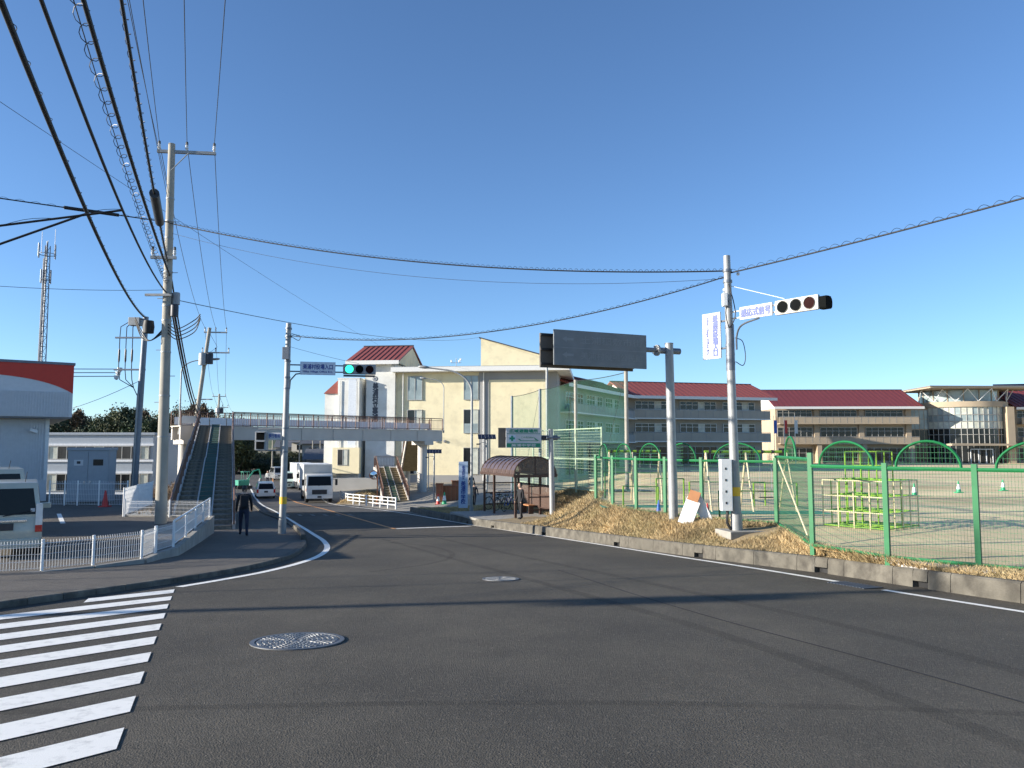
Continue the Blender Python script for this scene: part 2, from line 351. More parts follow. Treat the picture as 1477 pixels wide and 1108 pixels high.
def text(body, mat, parent, c, width, height, rz=0.0, vertical=False, bold=.012, tilt=0.0, roll=0.0, name='lettering'):
    cu = bpy.data.curves.new('lettering', 'FONT'); cu.size = 1; cu.resolution_u = 3
    cu.body = '\n'.join(body) if vertical else body; cu.space_line = .82 if vertical else 1.0
    cu.align_x = 'CENTER'
    t = bpy.data.objects.new('lettering', cu); COL.objects.link(t)
    me = bpy.data.meshes.new_from_object(t); bpy.data.objects.remove(t, do_unlink=True); bpy.data.curves.remove(cu)
    co = np.zeros(len(me.vertices)*3); me.vertices.foreach_get('co', co); co = co.reshape(-1,3)
    mn = co.min(0); mxx = co.max(0); sz = np.maximum(mxx-mn, 1e-6)
    co[:,0] = (co[:,0]-(mn[0]+mxx[0])/2)*(width/sz[0]); co[:,1] = (co[:,1]-(mn[1]+mxx[1])/2)*(height/sz[1])
    q = Matrix.Translation(Vector(c)) @ Matrix.Rotation(rz, 4, 'Z') @ Matrix.Rotation(math.pi/2+tilt, 4, 'X') @ Matrix.Rotation(roll, 4, 'Z')
    if bold > .005:                                # heavier strokes: the same glyphs laid three times, a hair apart
        b_ = bold*min(width/sz[0], height/sz[1])*1.6; polys = [tuple(p.vertices) for p in me.polygons]; nv = len(co)
        cs_ = [co+np.array(s_) for s_ in ((-b_,0,0),(b_,0,.0004),(0,b_,.0008),(0,-b_,.0012))]
        m2 = bpy.data.meshes.new(name); m2.from_pydata(np.concatenate(cs_).tolist(), [], [tuple(i+k*nv for i in p) for k in range(4) for p in polys]); bpy.data.meshes.remove(me); me = m2; co = np.concatenate(cs_)
    me.vertices.foreach_set('co', co.ravel()); me.transform(q); me.update(); me.materials.clear(); me.materials.append(M[mat]); me.name = name
    o = bpy.data.objects.new(name, me); COL.objects.link(o); o.parent = parent
    return o
def cr3(pts, n=6):
    p = [Vector(a) for a in pts]; p = [p[0]*2-p[1]]+p+[p[-1]*2-p[-2]]; out = []
    for i in range(1, len(p)-2):
        for k in range(n):
            t = k/n; out.append(.5*((2*p[i])+(-p[i-1]+p[i+1])*t+(2*p[i-1]-5*p[i]+4*p[i+1]-p[i+2])*t*t+(-p[i-1]+3*p[i]-3*p[i+1]+p[i+2])*t**3))
    out.append(p[-2]); return out
def pxof(p):                                       # bearing of a place, for finding where two cables meet
    d = p.y*cp_+(p.z-EYE)*sp_; return 738.5+F_*p.x/d
def along(a, b, t): return Vector(a).lerp(Vector(b), t)
def sag(a, b, s, n=24): return [Vector(a).lerp(Vector(b), i/n)-Vector((0,0,4*s*(i/n)*(1-i/n))) for i in range(n+1)]
# ================================================================ GROUND, ROAD, MARKINGS
def grid(name, ys, xf, zf, mat, nx=10, xs=None):
    mb = MB(); vs = []; fs = []
    for y in ys:
        a, b = xf(y)
        for i in range(nx+1):
            x = a+(b-a)*i/nx; vs.append((x, y, zf(x, y, i/nx)))
    for j in range(len(ys)-1):
        for i in range(nx): k = j*(nx+1)+i; fs.append((k, k+1, k+nx+2, k+nx+1))
    mb.add(vs, fs)
    return struct(mb.build(name, mat, smooth=30, fixn=False))
def zground(x, y):
    z = zr(y)-.45
    if x < -12 and y > 24: z = z+(-5.2-z)*sst((-14-(y-30)*.28-x)/14.0)*sst((y-24)/16)
    if x > 30 or y > 130: z = min(z, -2.2) if y > 0 else z-.5
    return z
gy = [-300,-150,-80,-40,-20,-8,0,6,12,18,24,28,32,36,42,50,58,67,78,90,105,120,150,200,300,500,900,1600,3000,6000]
gx = [-6000,-3000,-1500,-700,-350,-200,-140,-100,-75,-60,-50,-42,-36,-30,-25,-20,-16,-12,-8,-4,0,5,10,20,40,80,150,300,700,1500,3000,6000]
mb = MB(); mb.add([(x,y,zground(x,y)) for y in gy for x in gx], [(j*len(gx)+i, j*len(gx)+i+1, (j+1)*len(gx)+i+1, (j+1)*len(gx)+i) for j in range(len(gy)-1) for i in range(len(gx)-1)])
struct(mb.build('ground', 'ground', smooth=40, fixn=False))
SURF_END = 52.0
yl = list(np.arange(-40, SURF_END+.01, 2.0))
grid('road', yl, lambda y: (min(lkx(y)-6, -45 if y < 22 else -200) if y < 22 else lkx(y)-1.2, rrx(y)+.25), lambda x,y,t: zr(y), 'asphalt', 14)
grid('road_pale_surface', list(np.arange(SURF_END-.3, 140, 3.0)), lambda y: (lkx(y)-1.0, rrx(y)+.3), lambda x,y,t: zr(y)-.004 if y > SURF_END else zr(y)-.006, 'pale_asphalt', 6)  # paler asphalt on the far stretch

def strip(mb, pts, wd, dz, nsub=6):                # painted band along a line on the road
    q = []
    for i in range(len(pts)-1):
        for k in range(nsub): q.append(along(pts[i], pts[i+1], k/nsub))
    q.append(Vector(pts[-1]))
    vs = []
    for i, p in enumerate(q):
        t = (q[min(i+1, len(q)-1)]-q[max(i-1, 0)]); t.z = 0; t.normalize(); nrm = Vector((-t.y, t.x, 0))
        for s in (-1, 1):
            c = p+nrm*s*wd/2; vs.append((c.x, c.y, zr(c.y)+dz))
    mb.add(vs, [(2*i, 2*i+1, 2*i+3, 2*i+2) for i in range(len(q)-1)]); return mb
def smoothline(pts, n=8):                          # Catmull-Rom through xy points
    p = [Vector((a[0], a[1], 0)) for a in pts]; p = [p[0]*2-p[1]]+p+[p[-1]*2-p[-2]]; out = []
    for i in range(1, len(p)-2):
        for k in range(n):
            t = k/n; out.append(.5*((2*p[i])+(-p[i-1]+p[i+1])*t+(2*p[i-1]-5*p[i]+4*p[i+1]-p[i+2])*t*t+(-p[i-1]+3*p[i]-3*p[i+1]+p[i+2])*t**3))
    out.append(p[-2]); return out
rl = [(-60,20.9),(-10,12.3),(0,10.0),(11.12,7.24),(13.6,6.45)]
struct(strip(MB(), [(b,a,0) for a,b in rl], .14, .006).build('edge_line', 'white_paint', fixn=False))
rl2 = [(6.16,14.85),(4.59,19.6),(0.04,31.6),(-3.75,41.6),(-6.75,49.6),(-9.6,55.05),(-14.9,64.24),(-20.2,80),(-30.5,110)]
struct(strip(MB(), smoothline(rl2), .15, .006, 2).build('edge_line', 'white_paint', fixn=False))
ll = [(-5.96,14.02),(-5.62,15.1),(-5.25,16.6),(-5.05,18.66),(-5.12,20.99),(-5.54,23.4),(-6.34,26.19),(-7.4,29.2),(-10.15,36.93),(-15.0,50.0),(-19.3,60.45),(-22.8,69.6),(-25.8,77.5),(-37.6,110)]
struct(strip(MB(), smoothline(ll), .17, .006, 2).build('edge_line', 'white_paint', fixn=False))
ol = [(-5.01,33.3),(-7.46,40.1),(-12.04,52.25),(-16.76,62.9),(-21.1,72.7),(-24.4,79.8),(-34,110)]
struct(strip(MB(), smoothline(ol), .16, .008, 2).build('centre_line', 'orange_paint', fixn=False))
struct(strip(MB(), [(-5.0,33.45,0),(-3.64,34.5,0),(-1.9,35.7,0)], .35, .006).build('stop_line', 'white_paint', fixn=False))
fm = MB()
for k in range(6): strip(fm, [(-13.3+k*.75, 46.2+k*.1, 0), (-14.0+k*.75, 48.2+k*.1, 0)], .2, .007, 2)
struct(fm.build('faded_hatching', 'worn_paint', fixn=False))
# zebra crossing: each bar its own piece
zeb = bpy.data.objects.new('zebra_crossing', None); COL.objects.link(zeb); struct(zeb); zeb.location = (-4, 9, -.5)
RE = [(-5.88,13.66),(-5.54,12.78),(-5.2,11.89),(-4.85,11.0),(-4.51,10.12),(-4.16,9.22),(-3.8,8.31),(-3.45,7.42),(-3.1,6.53),(-2.76,5.66),(-2.4,4.72),(-2.05,3.8)]
bd = Vector((-.60,-.80,0)).normalized(); ed = Vector((.36,-.93,0)).normalized()
for i, (x, y) in enumerate(RE):
    ln = 1.45 if i == 0 else 3.9
    a = Vector((x, y, 0)); b = a+ed*.50; mb = MB(); vs = []
    for k in range(7):
        for e in (a, b):
            q = e+bd*ln*k/6; vs.append((q.x, q.y, zr(q.y)+.007))
    mb.add(vs, [(2*k, 2*k+1, 2*k+3, 2*k+2) for k in range(6)]); mb.build('bar', 'white_paint', zeb, world=True, fixn=False)
# seams between lanes of asphalt
for pts, wd in (([(1.0,17,0),(2.6,11,0),(3.9,7,0),(5.2,2,0)], .035),):
    struct(strip(MB(), smoothline(pts), wd, .004, 2).build('asphalt_seam', nmat('seam', (.028,.027,.026), .9, bump=.5), fixn=False))
tm = netmat('tyre_mark', (.015,.014,.012), .13)
for pts, wd in (([(-4.1,25.5),(-2.4,23.6),(-1.6,21.0),(-1.9,18.5),(-3.0,16.6)], .16), ([(-7,5.6),(-2.5,6.2),(1.5,6.3),(6,5.7)], .14), ([(3.4,5.0),(2.6,9.0),(.8,14.0),(-1.6,20),(-4.5,27)], .22), ([(5.0,6.0),(4.2,10.0),(2.4,15.0),(0,21),(-2.6,27.5)], .22)):
    struct(strip(MB(), smoothline(pts), wd, .0045, 2).build('tyre_mark', tm, fixn=False))
def manhole(c, r, label, ir):
    t = thing('manhole_cover', label, 'manhole cover', (c[0], c[1], zr(c[1])+.002)); sl = math.atan((zr(c[1]+1)-zr(c[1]-1))/2); t.rotation_euler = (sl, 0, 0)
    MB().lathe([(r*.9,.0),(r*.9,.012),(r,.012),(r,0)], n=32).build('rim', 'iron', t, 40)
    MB().lathe([(.001,.006),(r*.88,.006),(r*.88,0)], n=32).build('lid', ir, t)
    k = MB()
    for q in range(1, 8):
        rr = r*.86*q/7.5; n = int(6*q)
        for j in range(n): a = 2*math.pi*j/n+q*.5; k.box((rr*math.cos(a), rr*math.sin(a), .010), (r*.085, r*.05, .011), a*2)
    k.build('raised_pattern', nmat('iron_worn', (.30,.30,.30), .4, .6, var=.2), t)
manhole((-2.43, 8.93), .52, 'large round iron manhole cover with raised studs near the zebra crossing', nmat('iron_blue', (.085,.095,.125), .45, .5, var=.3, scale=8))
manhole((-.22, 15.25), .36, 'smaller round iron manhole cover alone in the middle of the junction', 'iron')
g0 = Vector((6.22, 14.25, zr(14.25)+.003)); t = thing('drain_grate', 'steel drain grate in the gutter interrupting the white edge line', 'grate', g0, R(107)); dq = Vector((rkx(15)-rkx(13), 2, zr(15)-zr(13))).normalized(); nq = Vector((-dq.y, dq.x, 0)).normalized(); t.rotation_euler = Matrix((dq, nq, dq.cross(nq))).transposed().to_euler()
MB().box((0,0,.004), (1.0,.42,.008)).build('tray', 'black', t)
for k in range(12): MB().box((-.46+k*.083,0,.012), (.028,.40,.010)).build('bar', 'galv_dark', t)

# kerbs: stones as pieces
kr = bpy.data.objects.new('kerb', None); COL.objects.link(kr); struct(kr); kr.location = (4, 22, -1.2)
HOLES = [10.55,13.7,16.9,20.2,24.2,28.6,33.4,37.5]
def kerb_at(y): return Vector((rkx(y), y, zr(y)))
def kerb_piece(y0, y1, z0, z1, back=.2):
    a = kerb_at(y0); b = kerb_at(y1); d = (b-a); d.z = 0; d.normalize(); nrm = Vector((d.y, -d.x, 0))
    mb = MB(); ch = .03
    for_ = [(0, z0), (0.02, z1-ch), (.02+ch, z1), (back, z1), (back, z0)]
    vs = [p+nrm*o_+Vector((0,0,h)) for p in (a+d*.006, b-d*.006) for o_, h in for_]
    n = 5; mb.add(vs, [tuple(range(n)), tuple(range(2*n-1, n-1, -1))]+[(i,(i+1) % n,n+(i+1) % n,n+i) for i in range(n)])
    return mb
y = 2.0
while y < 51:
    y1 = y+1.25
    hs = [h for h in HOLES if y < h < y1]
    if hs:
        h = (y+y1)/2; parts = [(y, h-.16, -.1, .32), (h-.16, h+.16, .12, .32), (h+.16, y1, -.1, .32)]
        hb = kerb_piece(h-.16, h+.16, -.1, .12, .2); 
        for k in (0,1,2,5,6,7): pass
        a = kerb_at(h-.16); b = kerb_at(h+.16); d = (b-a); d.z = 0; d.normalize(); nn = Vector((d.y,-d.x,0))*.13
        MB().quad(a+nn-Vector((0,0,.1)), b+nn-Vector((0,0,.1)), b+nn+Vector((0,0,.12)), a+nn+Vector((0,0,.12))).build('drain_opening', 'black', kr, world=True)
    else: parts = [(y, y1, -.1, .32)]
    for p_ in parts: kerb_piece(*p_).build('kerb_stone', 'kerb', kr, world=True)
    y = y1
# low kerb along the corner footway
lk = bpy.data.objects.new('corner_kerb', None); COL.objects.link(lk); struct(lk); lk.location = (-6, 20, -1.1)
lkl = smoothline([(lkx(y)+.0, y) for y in (3,8,11.6,13.3,15,17.2,20,22.55,24.95,30.4,37.5,47.6,60,69.6)], 6)
cum = [0]
for a, b in zip(lkl, lkl[1:]): cum.append(cum[-1]+(b-a).length)
def onlk(s):
    i = min(max(int(np.searchsorted(cum, s))-1, 0), len(lkl)-2); t = (s-cum[i])/(cum[i+1]-cum[i]); return lkl[i].lerp(lkl[i+1], t)
s_ = 0
while s_ < cum[-1]-.7:
    a = onlk(s_+.006); b = onlk(s_+.594); d = (b-a).normalized(); nrm = Vector((-d.y, d.x, 0)); 
    hgt = .10 if a.y < 25 else (.27 if a.y < 31 else .18); wd = .17
    mb = MB(); pr = [(0,-.08),(.015,hgt-.02),(.035,hgt),(wd,hgt),(wd,-.08)]
    vs = [p+nrm*o_+Vector((0,0,zr(p.y)+h)) for p in (a,b) for o_,h in pr]
    mb.add(vs, [tuple(range(5)), tuple(range(9,4,-1))]+[(i,(i+1) % 5,5+(i+1) % 5,5+i) for i in range(5)])
    mb.build('kerb_stone', 'kerb', lk, world=True); s_ += .6
# footway on the corner
FX = [(3,-15),(8,-13),(12,-12.5),(15.3,-10.3),(15.9,-9.5),(16.6,-8.9),(17.6,-8.36),(18.6,-8.5),(19.6,-8.52),(28.4,-11.0),(30.2,-12.2),(36,-14.4),(50,-19.6),(70,-28)]
def fwx(y): return float(np.interp(y, [a for a,b in FX], [b for a,b in FX]))
grid('footway', [3,5,8,10,11.6,13,14,15,15.9,16.6,17.6,18.6,19.6,21,23,25,27,28.4,30.2,33,36,40,45,50,56,62,70], lambda y: (fwx(y)-.1, lkx(y)-.15), lambda x,y,t: zr(y)+.09+.03*sst((y-24)/4), 'lot_asphalt', 6)
# parking lot
lp = [(-45,3),(-13,8),(-12.5,12),(-10.3,15.3),(-9.5,15.9),(-8.9,16.6),(-8.36,17.6),(-8.5,18.6),(-8.52,19.6),(-11.0,28.4),(-14.4,28.9),(-16.5,37),(-20,42),(-45,45)]
mb = MB(); mb.add([(x,y,LOT) for x,y in lp], [tuple(range(len(lp)))]); struct(mb.build('parking_lot', 'lot_asphalt', fixn=False))
pm = MB(); a = G(57,735); 
for (u0,v0,u1,v1,wd) in ((58,735,70,735,.14),(64,752,75,752,.16)): pass
q0 = Vector((-15.2,26.2,LOT+.005)); dv = Vector((-.53,.85,0)); sv = Vector((.85,.53,0))
pm.quad(q0, q0+sv*.15, q0+sv*.15+dv*4.5, q0+dv*4.5); q1 = q0-sv*2.6; pm.quad(q1, q1+sv*.15, q1+sv*.15+dv*4.5, q1+dv*4.5)
struct(pm.build('bay_line', 'white_paint', fixn=False))

# ------------------------------------------------ verge between kerb and playground fence
OUT = [(-60,30,-42,1.8),(-10,16.5,-6,-.2),(4,14,8,-.45),(8.8,11,11.2,-.47),(10.7,9.6,12.4,-.47),(12,8.19,13.71,-.47),(13.4,7.08,14.71,-.47),(15.2,6.36,16.5,-.47),(18.5,7.2,21.3,-.47),(20.5,5.6,22.9,-.47),(22,4.78,24.2,-.47),(24,4.1,25.6,-.47),(26,3.6,27.7,-.47),(29,3.3,30.5,-.47),(33.0,4.1,35.7,-.47),(37.5,3.4,40.5,-.55),(41,2.0,44.5,-1.1),(44,.2,47.5,-1.8),(47,-2.5,49.5,-2.25),(50.2,-6,51,-2.5)]
VN = 12
def vrow(k):
    i = min(int(k), len(OUT)-2); f = k-i; a = OUT[i]; b = OUT[i+1]
    return [a[j]+(b[j]-a[j])*f for j in range(4)]
def vpoint(k, t):
    yk, ox, oy, oz = vrow(k)
    kx = rkx(yk)+.17; kz = zr(yk)+.29
    flat = .70*sst((yk-31)/2)*sst((45-yk)/3)
    z = kz+(oz-kz)*sst((t-flat)/(1-flat)) if t > flat else kz
    lump = .05*math.sin(kx*3+t*7)*math.sin(yk*1.7)*math.sin(math.pi*t)
    return Vector((kx+(ox-kx)*t, yk+(oy-yk)*t, z+lump))
ks = np.arange(0, len(OUT)-1+1e-6, .25)
mb = MB(); mb.add([vpoint(k, i/VN) for k in ks for i in range(VN+1)], [(j*(VN+1)+i, j*(VN+1)+i+1, (j+1)*(VN+1)+i+1, (j+1)*(VN+1)+i) for j in range(len(ks)-1) for i in range(VN)])
struct(mb.build('grass_verge', 'soil', smooth=50, fixn=False))
def vheight(x, y):
    best = None
    for k in np.arange(1, len(OUT)-1, .1):
        for t in np.arange(0, 1.01, .1):
            p = vpoint(k, t); d = (p.x-x)**2+(p.y-y)**2
            if best is None or d < best[0]: best = (d, p.z)
    return best[1]
# dry grass blades
vs = []; fs = []
N = 120000
kk = rng.uniform(2.5, len(OUT)-1.05, N*2); tt = rng.uniform(0.0, 1.03, N*2)
cnt = 0
for k, t in zip(kk, tt):
    yk, ox, oy, oz = vrow(k)
    wdt = math.hypot(ox-rkx(yk), oy-yk)
    if rng.random() > wdt/7.5+.12: continue
    if 31.5 < yk < 43 and t < .66: continue
    p = vpoint(k, min(t, 1.0)); 
    if t > 1: p = p+(p-vpoint(k, .95))*.3
    if 12.1 < yk < 13.3 and t > .45 and rng.random() < .85: continue
    if abs(p.x-6.35) < .75 and abs(p.y-20.5) < .55: continue
    if -4.1 < p.x < 0 and 43 < p.y < 47 and rng.random() < .4: continue
    a = rng.uniform(0, 6.283); h = rng.uniform(.03, .095)*(1.0+.6*t)*(.75+yk/60); ln = rng.uniform(.3, 1.6); b = rng.uniform(0, 6.283); wd = rng.uniform(.004, .009)*(1+yk/25)
    i = len(vs); ca, sa = math.cos(a)*wd, math.sin(a)*wd
    vs += [(p.x-ca, p.y-sa, p.z-.01), (p.x+ca, p.y+sa, p.z-.01), (p.x+math.cos(b)*h*ln, p.y+math.sin(b)*h*ln, p.z+h)]; fs.append((i, i+1, i+2))
    cnt += 1
    if cnt >= N: break
mb = MB(); mb.v = vs; mb.f = fs; o = mb.build('dry_grass', 'dry_grass', fixn=False); o['kind'] = 'stuff'; o['label'] = 'dry straw coloured grass covering the verge behind the kerb'; o['category'] = 'grass'
# gravel patch under the gate panel
mb = MB()
for _ in range(900):
    k = rng.uniform(4.95, 6.15); t = rng.uniform(.35, 1.12); p = vpoint(k, min(t,1)); 
    if t > 1: p = p+(p-vpoint(k,.9))*((t-1)/.1)
    mb.box((p.x, p.y, p.z+.008), tuple(rng.uniform(.02,.05,3)), rng.uniform(0,3))
o = mb.build('gravel', 'gravel', fixn=False); o['kind'] = 'stuff'
# ------------------------------------------------ playground, yard
def oxy(y): return float(np.interp(y, [o[2] for o in OUT], [o[1] for o in OUT]))
def ozy(y): return float(np.interp(y, [o[2] for o in OUT], [o[3] for o in OUT]))
def play_z(x, y):
    e = PLAY if y < 45 else PLAY-.75*sst((y-45)/40)
    if y < 36: return e
    l = oxy(min(y, 51)) if y < 47 else np.interp(y, [47,51,60,95],[.3,2,3.5,6]); z0 = ozy(y) if y < 47 else YARD
    return z0+(e-z0)*sst((x-l)/9.0)
py = [-42,-20,-6,4,8,11.2,12.4,13.71,14.71,16.5,19,21.3,22.9,24.2,25.6,27.7,30.5,33,35.7,38,40.5,42.5,44.5,47,51,56,62,70,80,90,100,112,125,150]
def pxl(y): return (oxy(y) if y < 47 else float(np.interp(y, [47,51,60,95],[.3,2,3.5,6])))-.05
mb = MB(); NX = 26; vs = []
for y in py:
    a = pxl(y)
    for i in range(NX+1): x = a+(200-a)*(i/NX)**2.2; vs.append((x, y, play_z(x, y)-.002))
mb.add(vs, [(j*(NX+1)+i, j*(NX+1)+i+1, (j+1)*(NX+1)+i+1, (j+1)*(NX+1)+i) for j in range(len(py)-1) for i in range(NX)])
struct(mb.build('playground', 'sand', smooth=50, fixn=False))
def yard_z(x, y):
    r = rrx(y); return zr(y)+.004+(YARD-zr(y))*sst((x-r)/13.0)
grid('school_yard', [46.5,48,50,51,53,56,60,64,69,75,82,90,100], lambda y: (rrx(y)+.1, pxl(y)+.4 if y > 50 else min(pxl(y)+.4, rkx(y)+6)), lambda x,y,t: yard_z(x,y), 'yard', 14)
# green rubber mats below the swings
for (x0,x1,y0,y1,l) in ((5.9,10.2,24.6,25.9,'a'),(3.2,6.6,27.3,28.4,'b')):
    MB().b2(x0,x1,y0,y1,PLAY+.001,PLAY+.012).build('rubber_surface','mat_green')['kind'] = 'structure'
# ================================================================ STORE, LOT, FENCES
sa = math.atan2(1, 1.45)                          # direction of the store's long wall
A = P(98, 722, 37.0); A.z = LOT
t = thing('store_building', 'white corrugated store building with a curved red band along its fascia', 'building', (A.x, A.y, LOT), sa)
MB().b2(-40,-.9,.9,14,0,4.6).build('wall', 'store_white', t)
MB().b2(-40,-.88,.84,.9,0,1.0).build('dado', 'store_white', t)
for (xa,ya,za,zb_) in ((-.95,.9,1.02,3.9),(-.06,0.0,4.02,5.2)):
    rb_ = MB(); x = xa-.05
    while x > -9: rb_.b2(x-.045,x,ya-.05,ya-.001,za,zb_+(1.2 if False else 0)); x -= .115
    rb_.build('corrugation','store_white',t,kind='stuff')
MB().b2(-1.03,-.85,.85,.98,0,4.1).build('corner_post', 'white_metal', t)
up = MB().b2(-40.2,0,0,14,4.0,6.55).build('fascia', 'store_white', t)
pts = [(0,-.012,6.5)]
for i in range(60): x = -i*.25 if i < 30 else -7.5-(i-30)*1.0; pts.append((x,-.012, 5.13+.88*(1-math.exp(x/1.4))))
red = MB(); n = len(pts)-1
for i in range(1, n): red.quad((pts[i][0],-.012,pts[i][2]), (pts[i+1][0],-.012,pts[i+1][2]), (pts[i+1][0],-.012,6.5), (pts[i][0],-.012,6.5))
red.build('red_band', 'store_red', up)
MB().b2(-40.3,.05,-.06,14,6.5,6.62).build('coping', 'galv_dark', t)
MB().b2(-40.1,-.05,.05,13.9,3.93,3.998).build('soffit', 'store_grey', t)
lb = MB()
for dz in (0,.18,.36): lb.tube((-.1,.3,6.35-dz),(2.0,.1,6.45-dz),.02)
ar = lb.build('lamp_arm', 'galv_dark', t)
for k in range(3): MB().lathe([(.02,0),(.10,.05),(.12,.22),(.0,.22)], (2.0+.05*k-.12*k,.1,6.30-.2*k), 10).build('flood_lamp', 'white_metal', t)
mb = MB().box((-1.5,.65,3.35),(.34,.14,.13), mt=Matrix.Rotation(.35,3,'Y')).tube((-1.4,.9,3.5),(-1.4,.7,3.4),.025); mb.build('camera', 'white_metal', t)
tag(MB().b2(-.3,.3,-.25,.25,0,1.9).build('recycling_container','cone_green',bevel=.02), 'green recycling container against the white store wall behind the parked cars', 'container').location = (A.x-10.2+.0, A.y-7.0-.0, LOT)
bpy.data.objects['recycling_container'].rotation_euler = (0,0,sa)
bpy.data.objects['recycling_container'].location = tuple(Matrix.LocRotScale(t.location, t.rotation_euler, None) @ Vector((-3.6,.4,0)))

def mesh_fence(name, label, pts, h, post_r=.03, mat='white_metal', step=.052, hstep=.2, bend=.04, wire=.0035, rails=(), posts=True, group=None, base=0.0):
    """posts, panels of vertical wires with level wires: each panel and post its own part"""
    o = thing(name, label, 'fence', pts[0], 0, group)
    for i in range(len(pts)-1):
        a = Vector(pts[i]); b = Vector(pts[i+1]); d = b-a; L = math.hypot(d.x, d.y); u = Vector((d.x/L, d.y/L, 0)); nrm = Vector((u.y,-u.x,0))
        mb = MB(); n = int(L/step)
        for k in range(n):
            p = a+d*((k+.5)/n)
            mb.path([p+Vector((0,0,base+.04)), p+Vector((0,0,base+h*.8)), p+nrm*bend+Vector((0,0,base+h*.88)), p+nrm*bend*.4+Vector((0,0,base+h))], wire, 3)
        z = .06
        while z < h-.03:
            mb.path([a+Vector((0,0,base+z)), b+Vector((0,0,base+z))], wire, 3); z += hstep
        mb.path([a+nrm*bend+Vector((0,0,base+h*.9)), b+nrm*bend+Vector((0,0,base+h*.9))], wire*1.5, 3)
        mb.build('wire_panel', mat, o, world=True, fixn=False)
    if posts:
        for p in pts: MB().tube(Vector(p), Vector(p)+Vector((0,0,base+h+.02)), post_r, n=10).build('post', mat, o, world=True, smooth=40)
    return o
f1 = [(-13.0,14.0),(-11.3,15.0),(-9.56,15.9),(-8.91,16.62),(-8.36,17.62),(-8.46,18.5)]
mesh_fence('mesh_fence', 'low white wire mesh fence on a concrete edging in front of the parked van', [(x,y,LOT+.06) for x,y in f1], .62, hstep=.14, wire=.0045)
f2 = [(-8.5,18.62),(-8.52,19.62)]
mesh_fence('mesh_fence', 'short panel of white wire mesh fence beside the sloping solid fence', [(x,y,LOT+.06) for x,y in f2], .62, hstep=.14, wire=.0045)
f3 = [(-11.05,28.4),(-12.6,28.6),(-14.4,28.9)]
mesh_fence('mesh_fence', 'low white wire mesh fence between the utility pole and the footbridge stairs', [(x,y,LOT) for x,y in f3], .62, hstep=.14, wire=.0045)
f4 = [(-14.45,28.9),(-15.2,31.5),(-16.0,34.5)]
mesh_fence('mesh_fence', 'white wire fence running back from the lot corner to the steel cable pole', [(x,y,LOT) for x,y in f4], 1.05, hstep=.14, wire=.006, step=.05)
# sloping fence with flat panel above the retaining wall
o = thing('panel_fence', 'white fence with translucent panels climbing beside the footbridge stairs', 'fence', (-8.52,19.65,LOT))
pa = [Vector((-8.55,19.7,LOT+.05)), Vector((-9.17,21.9,LOT+.05)), Vector((-9.8,24.1,LOT+.05)), Vector((-10.4,26.2,LOT+.05)), Vector((-11.0,28.3,LOT+.05))]
for i in range(4):
    a, b = pa[i], pa[i+1]
    MB().quad(a+Vector((0,0,.08)), b+Vector((0,0,.08)), b+Vector((0,0,.60)), a+Vector((0,0,.60))).build('panel', nmat('panel_white',(.72,.74,.75),.5,alpha=.75), o, world=True)
for p in pa: MB().tube(p-Vector((0,0,.05)), p+Vector((0,0,.68)), .03).build('post', 'white_metal', o, world=True, smooth=40)
for z in (.08,.35,.66): MB().path([p+Vector((0,0,z)) for p in pa], .028 if z > .6 else .015, 6).build('rail', 'white_metal', o, world=True, smooth=60)
# concrete edging and retaining wall
def wall_line(name, label, pts, th, z0f, z1, mat='concrete'):
    mb = MB()
    for i in range(len(pts)-1):
        a = Vector((*pts[i],0)); b = Vector((*pts[i+1],0)); d = (b-a).normalized(); nr = Vector((d.y,-d.x,0))*th
        za, zb = z0f(a.y), z0f(b.y)
        mb.add([a+Vector((0,0,za)),b+Vector((0,0,zb)),b+nr+Vector((0,0,zb)),a+nr+Vector((0,0,za)),a+Vector((0,0,z1)),b+Vector((0,0,z1)),b+nr+Vector((0,0,z1)),a+nr+Vector((0,0,z1))],
               [(0,1,2,3),(4,5,6,7),(0,1,5,4),(2,3,7,6),(0,3,7,4),(1,2,6,5)])
    return tag(mb.build(name, mat), label, 'wall')
wall_line('retaining_wall', 'low concrete retaining wall under the white fences at the lot edge', [(-13.1,13.9),(-9.56,15.85),(-8.91,16.57),(-8.36,17.58),(-8.5,18.62),(-8.52,19.65),(-11.02,28.42),(-14.4,28.92)], .14, lambda y: zr(y)-.15, LOT+.07)

# electrical cabinet with its enclosure
c0 = P(125, 725, 35.8); t = thing('electrical_cabinet', 'grey steel electrical cabinet with double doors beside the store', 'cabinet', (c0.x, c0.y, LOT), R(6))
MB().b2(-.92,.92,0,.8,.06,2.42).build('housing', 'cabinet', t, bevel=.01)
MB().b2(-.96,.96,-.05,.85,2.42,2.55).build('roof', 'cabinet', t, bevel=.01)
for s in (-1, 1):
    d = MB().b2(.015*s if s > 0 else -.88, 0.88 if s > 0 else -.015, -.02, 0, .12, 2.34).build('door', 'cabinet', t, bevel=.004)
    MB().box((.13*s,-.05,.95),(.05,.05,.14)).build('handle', 'chrome', d)
MB().b2(-.62,-.22,-.027,-.021,1.72,1.98).build('warning_plate','sign_white',t)
MB().b2(-.5,-.34,-.032,-.028,1.80,1.92).build('warning_mark','dark_metal',t)
MB().b2(.22,.66,-.03,-.021,1.72,2.0).build('viewing_window','glass',t)
e0 = [(-19.9,34.4),(-19.2,34.35),(-18.6,34.3),(-17.6,34.2),(-16.3,34.1)]
mesh_fence('mesh_fence', 'white wire gate fence standing in front of the grey electrical cabinet', [(x-.6,y,LOT) for x,y in e0], 1.08, hstep=.22, wire=.006, step=.075, bend=.02)
